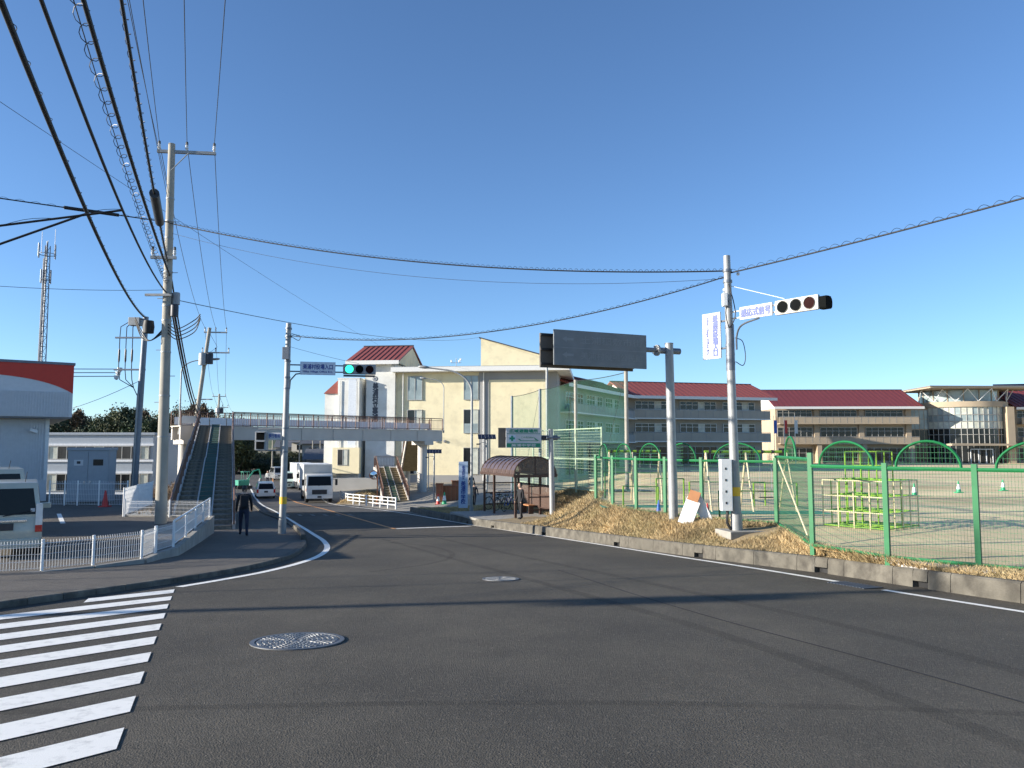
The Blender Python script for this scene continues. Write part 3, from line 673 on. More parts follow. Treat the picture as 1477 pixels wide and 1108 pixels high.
def cone(loc, h, mat, label, band=True, group=None):
    t = thing('traffic_cone', label, 'cone', loc, 0, group)
    MB().box((0,0,.02),(h*.55,h*.55,.04)).build('base', mat, t)
    MB().lathe([(h*.2,.03),(h*.045,h),(0,h)], n=14).build('body', mat, t, 40)
    if band: MB().lathe([(h*.158,h*.32),(h*.092,h*.72),(h*.088,h*.72)], n=14).build('band', 'white_metal', t, 40)
    return t
cone((-17.6,33.6,LOT), .7, 'red', 'red traffic cone inside the white wire fence by the electrical cabinet', False)

# ================================================================ VEHICLES
def wheel(parent, x, y, r, wd=.18):
    w_ = MB().lathe([(r*.62,-wd/2),(r*.93,-wd/2),(r,-wd*.35),(r,wd*.35),(r*.93,wd/2),(r*.62,wd/2)], (x,y,r), 18, 'y').build('wheel', 'rubber', parent, 40)
    MB().lathe([(.0,-wd*.46),(r*.63,-wd*.46),(r*.63,wd*.46),(0,wd*.46)], (x,y,r), 14, 'y').build('rim', 'chrome', w_, 30)
def slope_box(b0, b1, w0, t0, t1, w1, z0, z1):
    return MB().add([(b0,-w0,z0),(b1,-w0,z0),(b1,w0,z0),(b0,w0,z0),(t0,-w1,z1),(t1,-w1,z1),(t1,w1,z1),(t0,w1,z1)], [(0,1,2,3),(4,5,6,7),(0,1,5,4),(2,3,7,6),(0,3,7,4),(1,2,6,5)])
def car(label, loc, head, L, W, H, paintm, van=False, detail=True, name='parked_car'):
    """local x forward; rear at x=0"""
    t = thing(name, label, 'car', loc, head); w2 = W/2; belt = H*.56
    fr = L*(.90 if van else .80)
    body = MB().prism([(0.02,-w2,.24),(0,-w2,belt*.62),(.05,-w2,belt),(fr,-w2,belt),(L-.04,-w2,belt*.82),(L,-w2,belt*.5),(L-.02,-w2,.24)], (0,W,0)).build('body', paintm, t, 40, bevel=.05)
    top0, top1 = (.12, L*.70) if van else (.42, L*.56)
    gh = slope_box(.04, fr+.0 if van else L*.76, w2*.97, top0, top1, w2*.82, belt-.04, H).build('cabin', paintm, t, 40, bevel=.05)
    def onside(x, z):      # half width of the cabin at height z
        f = (z-belt+.04)/(H-belt+.04); return w2*.97+(w2*.82-w2*.97)*f
    def rearx(z): f = (z-belt+.04)/(H-belt+.04); return .04+(top0-.04)*f
    def frontx(z):
        f = (z-belt+.04)/(H-belt+.04); b1 = fr if van else L*.76; return b1+(top1-b1)*f
    z0, z1 = belt+.02, H-.14
    def q(name_, p, m_='car_glass'): return MB().quad(*p).build(name_, m_, t)
    e = .006
    q('rear_window', [(rearx(z0)-e,-onside(0,z0)*.86,z0),(rearx(z0)-e,onside(0,z0)*.86,z0),(rearx(z1)-e,onside(0,z1)*.84,z1),(rearx(z1)-e,-onside(0,z1)*.84,z1)])
    q('windscreen', [(frontx(z0)+e,-onside(0,z0)*.9,z0),(frontx(z0)+e,onside(0,z0)*.9,z0),(frontx(z1)+e,onside(0,z1)*.88,z1),(frontx(z1)+e,-onside(0,z1)*.88,z1)])
    for s in (-1, 1):
        xs = [rearx(z1)+.15, L*.34, L*.36, L*.60, L*.62, frontx(z1)-.06] if van else [rearx(z1)+.2, L*.36, L*.38, frontx(z1)-.1]
        for a, b in zip(xs[::2], xs[1::2]):
            q('side_window', [(a,s*(onside(0,z0)+e),z0),(b,s*(onside(0,z0)+e),z0),(b,s*(onside(0,z1)+e),z1),(a,s*(onside(0,z1)+e),z1)])
        MB().b2(-.025,.10,s*w2*.99-.0,s*w2*.80,belt*.62,belt+ (.28 if van else .02)).build('tail_light','lamp_glass' if van else 'tail',t,bevel=.012)
        if van: MB().b2(-.032,.06,s*w2*.992,s*w2*.80,belt*.62-.02,belt*.62+.14).build('brake_light','tail',t,bevel=.01)
        MB().b2(L-.10,L+.015,s*w2*.95,s*w2*.58,belt*.55,belt*.78).build('headlight','lamp_glass',t,bevel=.02)
        MB().box((L*.66,s*(w2+.11),belt+.08),(.09,.18,.14)).build('wing_mirror',paintm,t,bevel=.02)
        for x in (L*.19, L*.82): wheel(t, x, s*(w2-.09), .28 if H < 1.8 else .31)
    MB().b2(-.03,.1,-w2*.93,w2*.93,.22,.44).build('rear_bumper',paintm,t,bevel=.03)
    MB().b2(L-.1,L+.04,-w2*.93,w2*.93,.20,.42).build('front_bumper',paintm,t,bevel=.03)
    MB().b2(-.035,-.02,-.165,.165,belt*.66,belt*.66+.165).build('number_plate','dark_metal',t)
    MB().b2(L+.03,L+.048,-.165,.165,.32,.45).build('number_plate','dark_metal',t)
    MB().b2(L-.005,L+.012,-w2*.5,w2*.5,belt*.55,belt*.70).build('grille','dark_metal',t)
    if van:
        MB().b2(-.035,-.0,-.42,.42,belt*.66+.19,belt*.66+.24).build('tailgate_trim','chrome',t,bevel=.006)
        MB().path([(-.02,.05,belt-.0),(.03,-.3,belt+.06),(.05,-.52,belt+.10)],.012,5).build('rear_wiper','black',t)
        MB().tube((.5,-.35,H-.02),(.34,-.38,H+.24),.008,n=5).build('aerial','black',t)
        MB().quad((rearx(z0+.1)-.012,-w2*.78,z0+.06),(rearx(z0+.1)-.012,-w2*.66,z0+.06),(rearx(z0+.16)-.012,-w2*.66,z0+.14),(rearx(z0+.16)-.012,-w2*.78,z0+.14)).build('sticker','sign_white',t)
    return t
hd = math.atan2(.85, -.53)
v0 = Vector((-11.72, 18.0, LOT))
car('champagne small van parked with its back to the white mesh fence', v0, hd, 3.4, 1.48, 1.74, 'car_champagne', True, name='parked_van')
car('pale silver van parked nose to the store wall ahead of the champagne van', v0+Vector((-.53,.85,0))*5.2+Vector((-.5,.0,0)), hd+.05, 4.6, 1.75, 1.93, 'car_champagne', True, name='parked_van')
tr_ = math.atan2(.93, -.36)                        # the way the road leads off
def onroad(u, d): q = P(u, 700, d); return Vector((q.x, d, zr(d)+.004))
car('white hatchback driving away under the footbridge', onroad(384,72), tr_, 3.7, 1.66, 1.5, 'car_white', name='white_car')
car('grey silver wagon coming towards the footbridge far down the road', onroad(397,108), tr_+math.pi+.1, 4.3, 1.7, 1.75, 'car_silver', True, name='silver_car')
car('mint green small van in the line of traffic behind the box truck', onroad(413,92), tr_+math.pi, 3.4, 1.48, 1.85, 'car_mint', True, name='mint_van')
def truck(label, loc, head, sc=1.0, boxm='box_grey', L=8.0):
    t = thing('box_truck', label, 'truck', loc, head); t.scale = (sc,)*3     # front at x=0, box behind in -x
    MB().prism([(-.02,-1.1,.55),(.06,-1.1,.9),(.04,-1.1,1.45),(-.22,-1.1,2.32),(-.4,-1.1,2.45),(-1.75,-1.1,2.45),(-1.75,-1.1,.55)],(0,2.2,0)).build('cab','car_white',t,40,bevel=.05)
    MB().quad((.055,-.98,1.47),(.055,.98,1.47),(-.185,.93,2.24),(-.185,-.93,2.24)).build('windscreen','car_glass',t)
    for s in (-1,1):
        MB().quad((-.35,s*1.112,1.45),(-1.3,s*1.112,1.45),(-1.3,s*1.112,2.2),(-.5,s*1.112,2.2)).build('side_window','car_glass',t)
        MB().box((.12,s*1.38,1.75),(.12,.2,.52)).build('mirror','black',t,bevel=.03)
        MB().tube((-.1,s*1.1,2.0),(.12,s*1.35,1.95),.02).build('mirror_arm','black',t)
        MB().b2(-.05,.10,s*1.05,s*.66,.72,.93).build('headlight','lamp_glass',t,bevel=.02)
        MB().b2(-.3,.0,s*1.125,s*1.06,1.0,1.22).build('turn_signal','orange',t,bevel=.01)
        for x in (-.85,-6.0): wheel(t, x, s*.98, .44, .28)
    MB().b2(-.1,.11,-1.1,1.1,.38,.70).build('bumper','car_white',t,bevel=.03)
    gr = MB().b2(.0,.085,-.62,.62,.74,1.12).build('grille','dark_metal',t)
    MB().b2(.10,.118,-.17,.17,.44,.60).build('number_plate','dark_metal',t)
    MB().path([(.07,-.1,1.44),(.03,.35,1.62)],.012,4).build('wiper','black',t)
    MB().b2(-7.9,-1.0,-.42,.42,.5,.85).build('chassis','dark_metal',t)
    b = MB().b2(-7.9,-1.9,-1.18,1.18,.95,3.2).build('cargo_box',boxm,t,bevel=.03)
    MB().b2(-7.92,-1.88,-1.20,1.20,3.16,3.24).build('top_rail','white_metal',b)
    for s in (-1,1): MB().b2(-1.95,-1.87,s*1.21,s*1.13,.93,3.2).build('corner_post','white_metal',b)
    for s in (-1,1): MB().b2(-5.2,-2.2,s*1.15,s*1.11,.45,.85).build('side_guard','dark_metal',t)
    return t
truck('white box truck with grey cargo body driving towards the junction', onroad(461,66), tr_+math.pi-.04)
truck('white truck half hidden behind the grey box truck', onroad(440,86)+Vector((.4,0,0)), tr_+math.pi+.05, .9, 'car_white')
t = thing('excavator', 'small green excavator on the roadside below the footbridge', 'excavator', (P(366,700,88).x-1.2, 88, zr(88)+.05), R(40)); t.scale = (.85,)*3

for s in (-1,1): MB().prism([(-.9,s*.55-.15,.0),(.9,s*.55-.15,0),(1.05,s*.55-.15,.2),(.9,s*.55-.15,.42),(-.9,s*.55-.15,.42),(-1.05,s*.55-.15,.2)],(0,.3,0)).build('track','rubber',t)
MB().b2(-.9,.6,-.65,.65,.45,1.15).build('house','machine_green',t,bevel=.06)
for x in (-.2,.6):
    for y in (-.55,.2): MB().tube((x,y,1.1),(x,y,2.2),.035).build('cab_post','machine_green',t)
MB().b2(-.3,.7,-.62,.28,2.2,2.28).build('canopy','machine_green',t)
MB().path([(.6,.4,.9),(1.5,.4,2.3),(2.3,.4,2.5)],.1,6).build('boom','machine_green',t); MB().path([(2.3,.4,2.5),(2.6,.4,1.3)],.08,6).build('arm','machine_green',t)
MB().prism([(2.4,.2,1.3),(2.75,.2,1.25),(2.6,.2,.8),(2.3,.2,.9)],(0,.4,0)).build('bucket','iron',t)
# ================================================================ FOOTBRIDGE
BL = Vector((-24.3,56.5,0)); BR = Vector((-6.6,73.0,0)); bdir = (BR-BL).normalized(); bang = math.atan2(bdir.y, bdir.x); BLEN = (BR-BL).length
t = thing('footbridge', 'white steel footbridge with brown railings crossing over the road', 'bridge', (BL.x, BL.y, 2.2), bang)
W_ = 1.9                                           # local: x along, y 0 (near face) .. W_
for y0 in (0, W_-.25): MB().b2(0,BLEN,y0,y0+.25,0,.96).build('girder','bridge_white',t)
MB().b2(-.05,BLEN+.05,-.06,W_+.06,.96,1.04).build('deck','bridge_white',t)
fl = MB()
for x in np.arange(1.0, BLEN, 2.9): fl.b2(x-.012,x+.012,-.05,-.002,.04,.93)
fl.b2(0,BLEN,-.05,-.002,0,.035); fl.build('stiffener','bridge_white',t)
sx0, sx1 = 1.2, 3.95                                 # opening where the left stairs arrive
for side, yy in (('near',-.02),('far',W_+.02)):
    segs = [(0,sx0),(sx1,BLEN)] if side == 'near' else [(0,BLEN-2.5)]
    for a, b in segs:
        MB().tube((a,yy,2.12),(b,yy,2.12),.04,n=6).build('handrail','brown_rail',t)
        MB().tube((a,yy,1.95),(b,yy,1.95),.022,n=5).build('rail','brown_rail',t); MB().tube((a,yy,1.14),(b,yy,1.14),.022,n=5).build('rail','brown_rail',t)
        bl = MB(); 
        for x in np.arange(a+.14, b-.05, .15): bl.b2(x-.011,x+.011,yy-.011,yy+.011,1.15,1.95)
        bl.build('balusters','brown_rail',t,kind='stuff')
        n = max(1, round((b-a)/1.35))
        for k in range(n+1):
            x = a+(b-a)*k/n; MB().b2(x-.035,x+.035,yy-.035,yy+.035,1.04,2.10).build('post','brown_rail',t)
    if side == 'far': 
        x = .2
        while x < BLEN-.5: MB().b2(x,x+1.28,W_-.03,W_-.02,1.14,1.72).build('screen_panel','white_metal',t); x += 1.34
for x in (.6, 3.0): MB().b2(.05,1.15,-.1,-.08,1.2,1.75).build('screen_panel','wall_white',t) if x < 1 else None
# piers
def pier(x, y):
    p = Matrix.LocRotScale(t.location, t.rotation_euler, None) @ Vector((x,y,0)); zb = (yard_z(p.x,p.y) if x > 10 else zground(p.x,p.y))-.3-2.2
    c = MB().tube((x,y,zb),(x,y,-.35),.45,n=20).build('pier','bridge_white',t,40)
    MB().b2(x-.5,x+.5,-.1,W_+.1,-.35,-.003).build('pier_head','bridge_white',t,bevel=.03)
    MB().tube((x+.5,y-.3,zb),(x+.5,y-.3,-.3),.05,n=6).build('drain_pipe','bridge_white',t)
pier(BLEN-1.6, W_/2); pier(.7, W_/2)
# stairs with a cycle ramp
def flight(name, label, a, b, wd, nst, stepm, railm, flip=1, rampw=.6, rampm='ramp_green', landing_at=None, ramp=True):
    """a bottom, b top: world points"""
    a = Vector(a); b = Vector(b); d = b-a; L = math.hypot(d.x,d.y); an = math.atan2(d.y,d.x); H = d.z
    q = thing(name, label, 'stairs', a, an)
    def h(x):
        if landing_at is None: return H*x/L
        l0, l1 = landing_at*L-.8, landing_at*L+.8; hm = H*landing_at
        return hm*x/l0 if x < l0 else hm if x < l1 else hm+(H-hm)*(x-l1)/(L-l1)
    me = None
    xs = [L*i/nst for i in range(nst)]
    st = MB().b2(0,L/nst+.03,-wd/2,wd/2,-.16,0).mesh('step', M[stepm])
    for i, x in enumerate(xs):
        o = linkmesh('step', st, q, (x,0,h(x+L/nst))); 
    N = 24
    def ribbon(y0, y1, lo, hi, nm, m_):
        mb = MB(); vs = []
        for i in range(N+1):
            x = L*i/N
            for yy, zz in ((y0,lo),(y1,lo),(y1,hi),(y0,hi)): vs.append((x,yy,h(x)+zz))
        fs = [(0,1,2,3),(N*4,N*4+1,N*4+2,N*4+3)]+[(i*4+k,i*4+(k+1) % 4,i*4+4+(k+1) % 4,i*4+4+k) for i in range(N) for k in range(4)]
        return mb.add(vs, fs).build(nm, m_, q)
    if ramp:
        ribbon(-rampw/2, rampw/2, -.1, .13, 'cycle_ramp', rampm)
        for s in (-1,1): ribbon(s*rampw/2-.03, s*rampw/2+.03, -.1, .17, 'ramp_kerb', 'bridge_white')
    for s in (-1,1):
        ribbon(s*(wd/2+.08)-.06, s*(wd/2+.08)+.06, -.38, .22, 'stringer', 'bridge_white')
        y_ = s*(wd/2+.08)
        MB().path([(L*i/N,y_,h(L*i/N)+1.12) for i in range(N+1)],.04,6).build('handrail',railm,q,60)
        MB().path([(L*i/N,y_,h(L*i/N)+.95) for i in range(N+1)],.02,5).build('rail',railm,q); MB().path([(L*i/N,y_,h(L*i/N)+.34) for i in range(N+1)],.02,5).build('rail',railm,q)
        bl = MB(); x = .1
        while x < L-.05: bl.b2(x-.011,x+.011,y_-.011,y_+.011,h(x)+.3,h(x)+.96); x += .16
        bl.build('balusters',railm,q,kind='stuff')
        n = max(2, round(L/1.8))
        for k in range(n+1): x = L*k/n; MB().b2(x-.035,x+.035,y_-.035,y_+.035,h(x)+.2,h(x)+1.12).build('post',railm,q)
    ribbon(-wd/2+.02, wd/2-.02, -.42, -.18, 'soffit', 'bridge_white' if stepm == 'step' else stepm)
    return q
top = Matrix.LocRotScale(t.location, t.rotation_euler, None) @ Vector(((sx0+sx1)/2, -.06, 1.03))
bot = Vector((-12.15, 30.5, zr(30.5)+.10))
long_stairs = flight('footbridge_stairs', 'long grey stairs with a green cycle ramp rising beside the parking lot', bot, top, 2.2, 34, 'step', 'brown_rail', landing_at=.52, rampw=.62)
# dark masonry below the lower run so the stairs stand on something
d_ = (top-bot); d_.z = 0; ln_ = d_.length; d_.normalize()
n_ = Vector((-d_.y, d_.x, 0)); mb = MB(); pts_ = [bot+d_*x for x in (0, ln_*.98)]
mb.add([p+n_*s*1.12+Vector((0,0,zz)) for p,zz in ((bot,-.6),(bot+d_*ln_*.5,-.6),(bot+d_*ln_*.5,1.75),(bot,-.35)) for s in (-1,1)], [(0,1,7,6),(0,2,4,6),(1,3,5,7),(2,3,5,4),(6,7,5,4),(0,1,3,2)])
mb.build('base','step',long_stairs,world=True)
# right side: two flights turning on a landing
rb = Vector((P(572,700,63).x, 63, yard_z(P(572,700,63).x,63))); rl_ = Vector((P(557,700,78.5).x, 78.5, -.42))
flight('footbridge_stairs', 'tan lower stairs with a green cycle ramp at the school side of the footbridge', rb, rl_, 1.9, 15, 'step_tan', 'brown_rail', rampw=.55)
dd = (rl_-rb); dd.z = 0; dd.normalize(); nn = Vector((dd.y,-dd.x,0))
land = thing('stair_landing', 'stair landing with railing where the two right hand flights meet', 'landing', rl_, math.atan2(dd.y,dd.x))
MB().b2(0,3.9,-1.5,1.15,-.3,.0).build('slab','bridge_white',land); MB().b2(2.0,3.9,-4.0,-1.5,-.3,.0).build('slab','bridge_white',land)
MB().tube((2.9,-2.4,-.3),(2.9,-2.4,-2.6),.25,n=14).build('pier','bridge_white',land,40)
for a, b in (((3.85,-3.9),(3.85,1.1)),((0,1.1),(3.85,1.1)),((2.0,-3.9),(3.85,-3.9))):
    for z in (1.1,.95,.15): MB().tube((*a,z),(*b,z),.03 if z > 1 else .018,n=5).build('rail','brown_rail',land)
    bl = MB(); L_ = math.hypot(b[0]-a[0],b[1]-a[1]); n = int(L_/.16)
    for k in range(n+1): q_ = along((*a,0),(*b,0),k/n); bl.b2(q_.x-.011,q_.x+.011,q_.y-.011,q_.y+.011,0,.96)
    bl.build('balusters','brown_rail',land,kind='stuff')
ut2 = Matrix.LocRotScale(t.location, t.rotation_euler, None) @ Vector((BLEN-1.3, W_+.06, 1.0)); ul = rl_+nn*((ut2-rl_).dot(nn))+dd*2.0; ul.z = -.42
flight('footbridge_stairs', 'tan upper stairs seen from below climbing to the footbridge deck', ul+Vector((0,0,.0)), ut2, 1.9, 18, 'step_tan', 'brown_rail', ramp=False)
# lamp on the bridge ends
def street_lamp(label, base, hgt, reach, ang, r=.07, head=.32):
    q = thing('street_lamp', label, 'street lamp', base, ang)     # arm reaches along local +x
    MB().tube((0,0,0),(0,0,.25),r*1.6,n=10).build('base','galv',q,40)
    pts = [(0,0,0),(0,0,hgt*.45),(0,0,hgt*.82)]
    for k in range(1,9): a = math.pi/2*k/8*.86; pts.append((reach*.62*(1-math.cos(a)),0,hgt*.82+hgt*.165*math.sin(a)))
    pts.append((reach*.9,0,hgt*1.0)); MB().path(pts,r,8,taper=r*.55).build('pole','galv',q,60)
    h_ = MB().lathe([(.02,0),(.09,.04),(.13,.2),(.12,.5),(.05,.62),(0,.63)],n=12); h_.xf(Matrix.Translation((reach*.86,0,hgt)) @ Matrix.Rotation(R(84),4,'Y') @ Matrix.Diagonal((.7,1,1,1)))
    h_.build('lamp_head','galv',q,50)
    return q
street_lamp('curved street lamp standing on the left end of the footbridge', (P(259,610,57.5).x,57.5,2.6), 5.7, 2.4, 0.35, .06)
street_lamp('slim street lamp fixed to the right end of the footbridge', (BR.x+.1,BR.y+.2,3.0), 5.2, 2.0, math.pi-.1, .05)
# ================================================================ UTILITY POLES AND WIRES
def crossarm(parent, c, x0, x1, ang, n=3, up=True, mat='galv'):
    m_ = Matrix.Translation(Vector(c)) @ Matrix.Rotation(ang,4,'Z')
    MB().b2(x0,x1,-.05,.05,-.05,.05).xf(m_).build('crossarm',mat,parent)
    out = []
    for k in range(n):
        x = x0+.06+(x1-x0-.12)*k/(n-1); 
        MB().lathe([(.02,.05),(.035,.1),(.065,.14),(.04,.19),(.06,.22),(.035,.27),(.05,.30),(.0,.34)],(x,0,0),10).xf(m_).build('insulator','porcelain',parent,40)
        MB().lathe([(.05,.27),(.045,.36),(.0,.40)],(x,0,0),8).xf(m_).build('insulator_cap','cable',parent,40)
        out.append(m_ @ Vector((x,0,.34)))
    return out
def can(parent, c, r, h, mat='galv'):
    MB().lathe([(0,0),(r,0),(r,h),(r*.9,h+.06),(0,h+.06)],c,14).build('transformer',mat,parent,40)
PA = Vector((-11.87,26.3,LOT)); HA = 13.2
pa_ = thing('utility_pole', 'tall concrete utility pole in the parking lot carrying many cables', 'utility pole', PA)
MB().tube((0,0,-.2),(-.1,0,HA),.195,.115,n=20).build('shaft','pole_concrete',pa_,40)
for z in (2.9,4.3,5.8,6.9,7.4,8.3,8.6,9.8,10.4,11.2): r_=.195-.08*z/HA+.012; MB().lathe([(r_-.02,z),(r_,z),(r_,z+.05),(r_-.02,z+.05)],(-.1*z/HA,0,0),16).build('band','galv',pa_,40)
for k in range(9): z = 3.2+k*.9; s = (-1)**k; MB().tube((-.1*z/HA+s*.15,0,z),(-.1*z/HA+s*.34,0,z),.012,n=5).build('step_bolt','galv',pa_)
insA = crossarm(pa_, (-.1,0,HA-.28), -.48, 1.5, .12, 3)
MB().tube((-.06,-.1,HA-1.0),(.5,0,HA-.33),.02).build('brace','galv',pa_)
crossarm(pa_, (.15,-.12,9.1), -.75, .1, .1, 2); MB().b2(-.75,.15,-.2,-.12,7.75,7.83).build('arm_bracket','galv',pa_)
can(pa_, (.20,.1,7.5), .13, .36, 'galv'); can(pa_, (.26,-.12,7.05), .13, .35, 'dark_metal')
for k in range(4): MB().path(cr3([(.02,-.1,6.5+.1*k),(.4,-.15,6.25+.12*k),(.95,-.1,6.5+.14*k),(1.15,-.1,6.95+.06*k)]),.018,5).build('jumper','cable',pa_,60)
MB().lathe([(0,0),(.17,.02),(.19,.25),(.16,.45),(0,.47)],(-.62,-.1,6.45),12).build('cable_closure','cable',pa_,40)
for k in range(3): MB().path(cr3([(-.1,-.05,6.5+.08*k),(-.5,-.2,6.2),(-.9,0,6.35+.1*k),(-1.2,.1,6.95+.05*k)]),.02,5).build('jumper','cable',pa_,60)
def wA(i): return PA+insA[i]
# steel cable pole
PB_ = Vector((P(192,719,38).x,38,LOT)); hB = 9.05
pb_ = thing('cable_pole', 'slim steel pole with cable terminations behind the white fence', 'utility pole', PB_)
MB().tube((0,0,-.2),(.28,0,hB),.17,.13,n=16).build('shaft','galv_dark',pb_,40)
for z in (8.0,6.4): 
    MB().b2(-1.2,.35,-.05,.05,z-.04,z+.04).build('crossarm','galv_dark',pb_)
for k in range(3):
    MB().path([(.15,0,8.9),(-.2,0,9.0),(-.95+.3*k,0,8.55-.02*k),(-.98+.32*k,0,8.0),(-.98+.32*k,0,6.4),(-.9+.3*k,0,5.9),(-.2,0,5.5),(.1,0,4.9)],.022,5).build('riser_cable','cable',pb_,60)
    MB().lathe([(.025,0),(.05,.1),(.05,.6),(.025,.7)],(-.98+.32*k,0,6.75),8).build('termination','dark_metal',pb_,40)
MB().b2(-.5,.05,-.2,.2,8.6,9.0).build('junction_box','galv',pb_,bevel=.02)
MB().path([(.12,-.17,5.2),(.05,-.18,2.0),(.0,-.19,0)],.05,7).build('conduit','galv',pb_,60)
# leaning pole beyond the footbridge, two farther ones
def far_pole(label, base, lean, h, armx, tr=True):
    q = thing('utility_pole', label, 'utility pole', base)
    MB().tube((0,0,-.5),(lean,0,h),.2,.13,n=14).build('shaft','pole_concrete',q,40)
    ins = crossarm(q,(lean*.97,0,h-.35),armx[0],armx[1],.1,3); crossarm(q,(lean*.86,0,h-1.9),-.3,armx[1]+.4,.1,3)
    if tr:
        can(q,(lean*.8+.05,-.35,h-2.9),.3,.85,'galv'); can(q,(lean*.8+.5,-.25,h-2.8),.27,.75,'dark_metal'); MB().path([(lean,0,h-.4),(lean+.7,-.2,h-1.5),(lean*.8+.4,-.25,h-2)],.015,4).build('jumper','cable',q)
        MB().b2(lean*.7-.3,lean*.7+.9,-.05,.05,h-5.5,h-5.42).build('arm_bracket','galv',q)
    return q, [Vector(base)+i for i in ins]
b3 = Vector((P(276,610,58).x-.6,58,-4.2)); p3, ins3 = far_pole('leaning utility pole with transformers behind the footbridge stairs', b3, 1.75, 14.9, (-.35,1.35))
b4 = Vector((P(313,610,108).x,108,-4.5)); p4, ins4 = far_pole('far utility pole with a box transformer beyond the footbridge', b4, .2, 13.6, (-.9,.9))
b5 = Vector((P(331,610,165).x,165,-4)); p5, ins5 = far_pole('most distant utility pole standing beyond the footbridge', b5, .0, 13.0, (-1.2,1.2), False)
b6 = Vector((4.1,-12.5,.5)); p6, ins6 = far_pole('utility pole on the near side of the junction', b6, 0, 13.2, (-.48,1.5), False)
b7 = Vector((-36,5,-.4)); p7, ins7 = far_pole('utility pole at the far left side of the junction', b7, 0, 12.6, (-.9,.9), True)
def thru(s, e, u, v):                              # far end of a cable so that it passes a sighted bearing
    t = min(np.linspace(.02,.9,200), key=lambda q: abs(pxof(s.lerp(e, q))-u)); d = s.y+(e.y-s.y)*t; return Vector((e.x, e.y, s.z+(P(u,v,d).z-s.z)/t))
def wire(label, pts, r, mat='wire', coil=0.0, group=None, cr=.006, name='overhead_wire', turns=None):
    pts = [Vector(p) for p in pts]; o = thing(name, label, 'wire' if name == 'overhead_wire' else 'cable', pts[0], 0, group)
    MB().path(pts, r, 6).build('conductor', mat, o, world=True, smooth=70)
    if coil:
        L = sum((b-a).length for a,b in zip(pts,pts[1:])); n = int(turns or L/.45); m_ = n*8; q = []
        for i in range(m_+1):
            f = i/m_*(len(pts)-1); k = min(int(f), len(pts)-2); p = pts[k].lerp(pts[k+1], f-k); a = 2*math.pi*n*i/m_
            d = (pts[k+1]-pts[k]).normalized(); u = d.cross(Vector((0,0,1))).normalized(); v = u.cross(d)
            q.append(p+v*(coil*.9)+(u*math.cos(a)+v*math.sin(a))*coil)
        MB().path(q, cr, 3).build('spiral_hanger', mat, o, world=True, smooth=0, fixn=False)
    return o
LBL = 'thin high voltage wire running from the tall pole over the junction'
GRP = 'high voltage wires over the junction'
for i in range(3): wire(LBL, sag(wA(i), ins6[i], .7, 30), .011, 'wire', group=GRP)
wire('paired thin wire left of the high voltage wires over the junction', sag(PA+Vector((-.1,-.1,11.4)), b6+Vector((-1.6,0,12.3)), .8, 30), .008, group='paired wires over the junction')
wire('paired thin wire left of the high voltage wires over the junction', sag(PA+Vector((-.05,-.1,10.9)), b6+Vector((-1.3,0,12.1)), .8, 30), .008, group='paired wires over the junction')
LBL2 = 'thin high voltage wire from the tall pole to the leaning pole'
for i in range(3): wire(LBL2, sag(wA(i), ins3[i], .9, 24), .012, group='high voltage wires behind the tall pole')
for i in range(3): wire('thin wire between the leaning pole and the far pole', sag(ins3[i], ins4[i], .9, 16), .014, group='wires beyond the leaning pole')
for i in range(3): wire('faint wire between the two farthest utility poles', sag(ins4[i], ins5[i], .9, 12), .016, group='wires between the farthest poles')
for k,(z0,z1,r_) in enumerate(((8.4,8.6,.03),(7.9,8.2,.045),(7.5,7.8,.03))):
    wire('telephone cable from the tall pole to the leaning pole', sag(PA+Vector((.02,.1,z0)), b3+Vector((1.2,0,z1)), .8, 20), r_, 'cable', group='telephone cables to the leaning pole')
    wire('telephone cable between the leaning pole and the far pole', sag(b3+Vector((1.2,0,z1)), b4+Vector((.2,0,7.6+.4*k)), 1.0, 14), r_, 'cable', group='telephone cables beyond the leaning pole')
# heavy telephone cables passing over the camera's left
def tow(u, v, d): return P(u, v, d)
endz = 7.6
wire('thickest black telephone cable sweeping up from the steel cable pole', sag(PB_+Vector((.25,0,9.0)), b6+Vector((-1.15,0,endz+.5)), 1.7, 30), .042, 'cable', coil=.045, name='telephone_cable', turns=60)
c2 = sag(PA+Vector((-.1,0,7.9)), b6+Vector((-1.45,0,endz+1.2)), 1.7, 30); c1 = sag(PB_+Vector((.25,0,9.0)), b6+Vector((-1.15,0,endz+.5)), 1.7, 60)
wire('plain black telephone cable rising to the left of the tall pole', sag(PA+Vector((-.1,0,7.9)), b6+Vector((-1.45,0,endz+1.2)), 1.7, 30), .026, 'cable', name='telephone_cable')
wire('loosely coiled thin telephone cable left of the tall pole', sag(PA+Vector((-.1,0,8.2)), b6+Vector((-1.3,0,endz+1.35)), 1.1, 30), .008, 'wire', coil=.075, cr=.007, name='telephone_cable', turns=90)
wire('heavy black telephone cable running up close to the tall pole', sag(PA+Vector((0,0,8.5)), b6+Vector((-1.4,0,endz+1.3)), .9, 30), .036, 'cable', coil=.035, name='telephone_cable', turns=110)
c5 = sag(PA+Vector((-.1,0,9.0)), b6+Vector((-.35,0,endz+1.6)), .8, 30)
w5 = wire('black telephone cable with a thick splice closure near the tall pole', c5, .028, 'cable', coil=.05, name='telephone_cable', turns=100)
MB().tube(c5[4], c5[6], .12, n=12).build('splice_closure','dark_metal',w5,world=True,smooth=40)
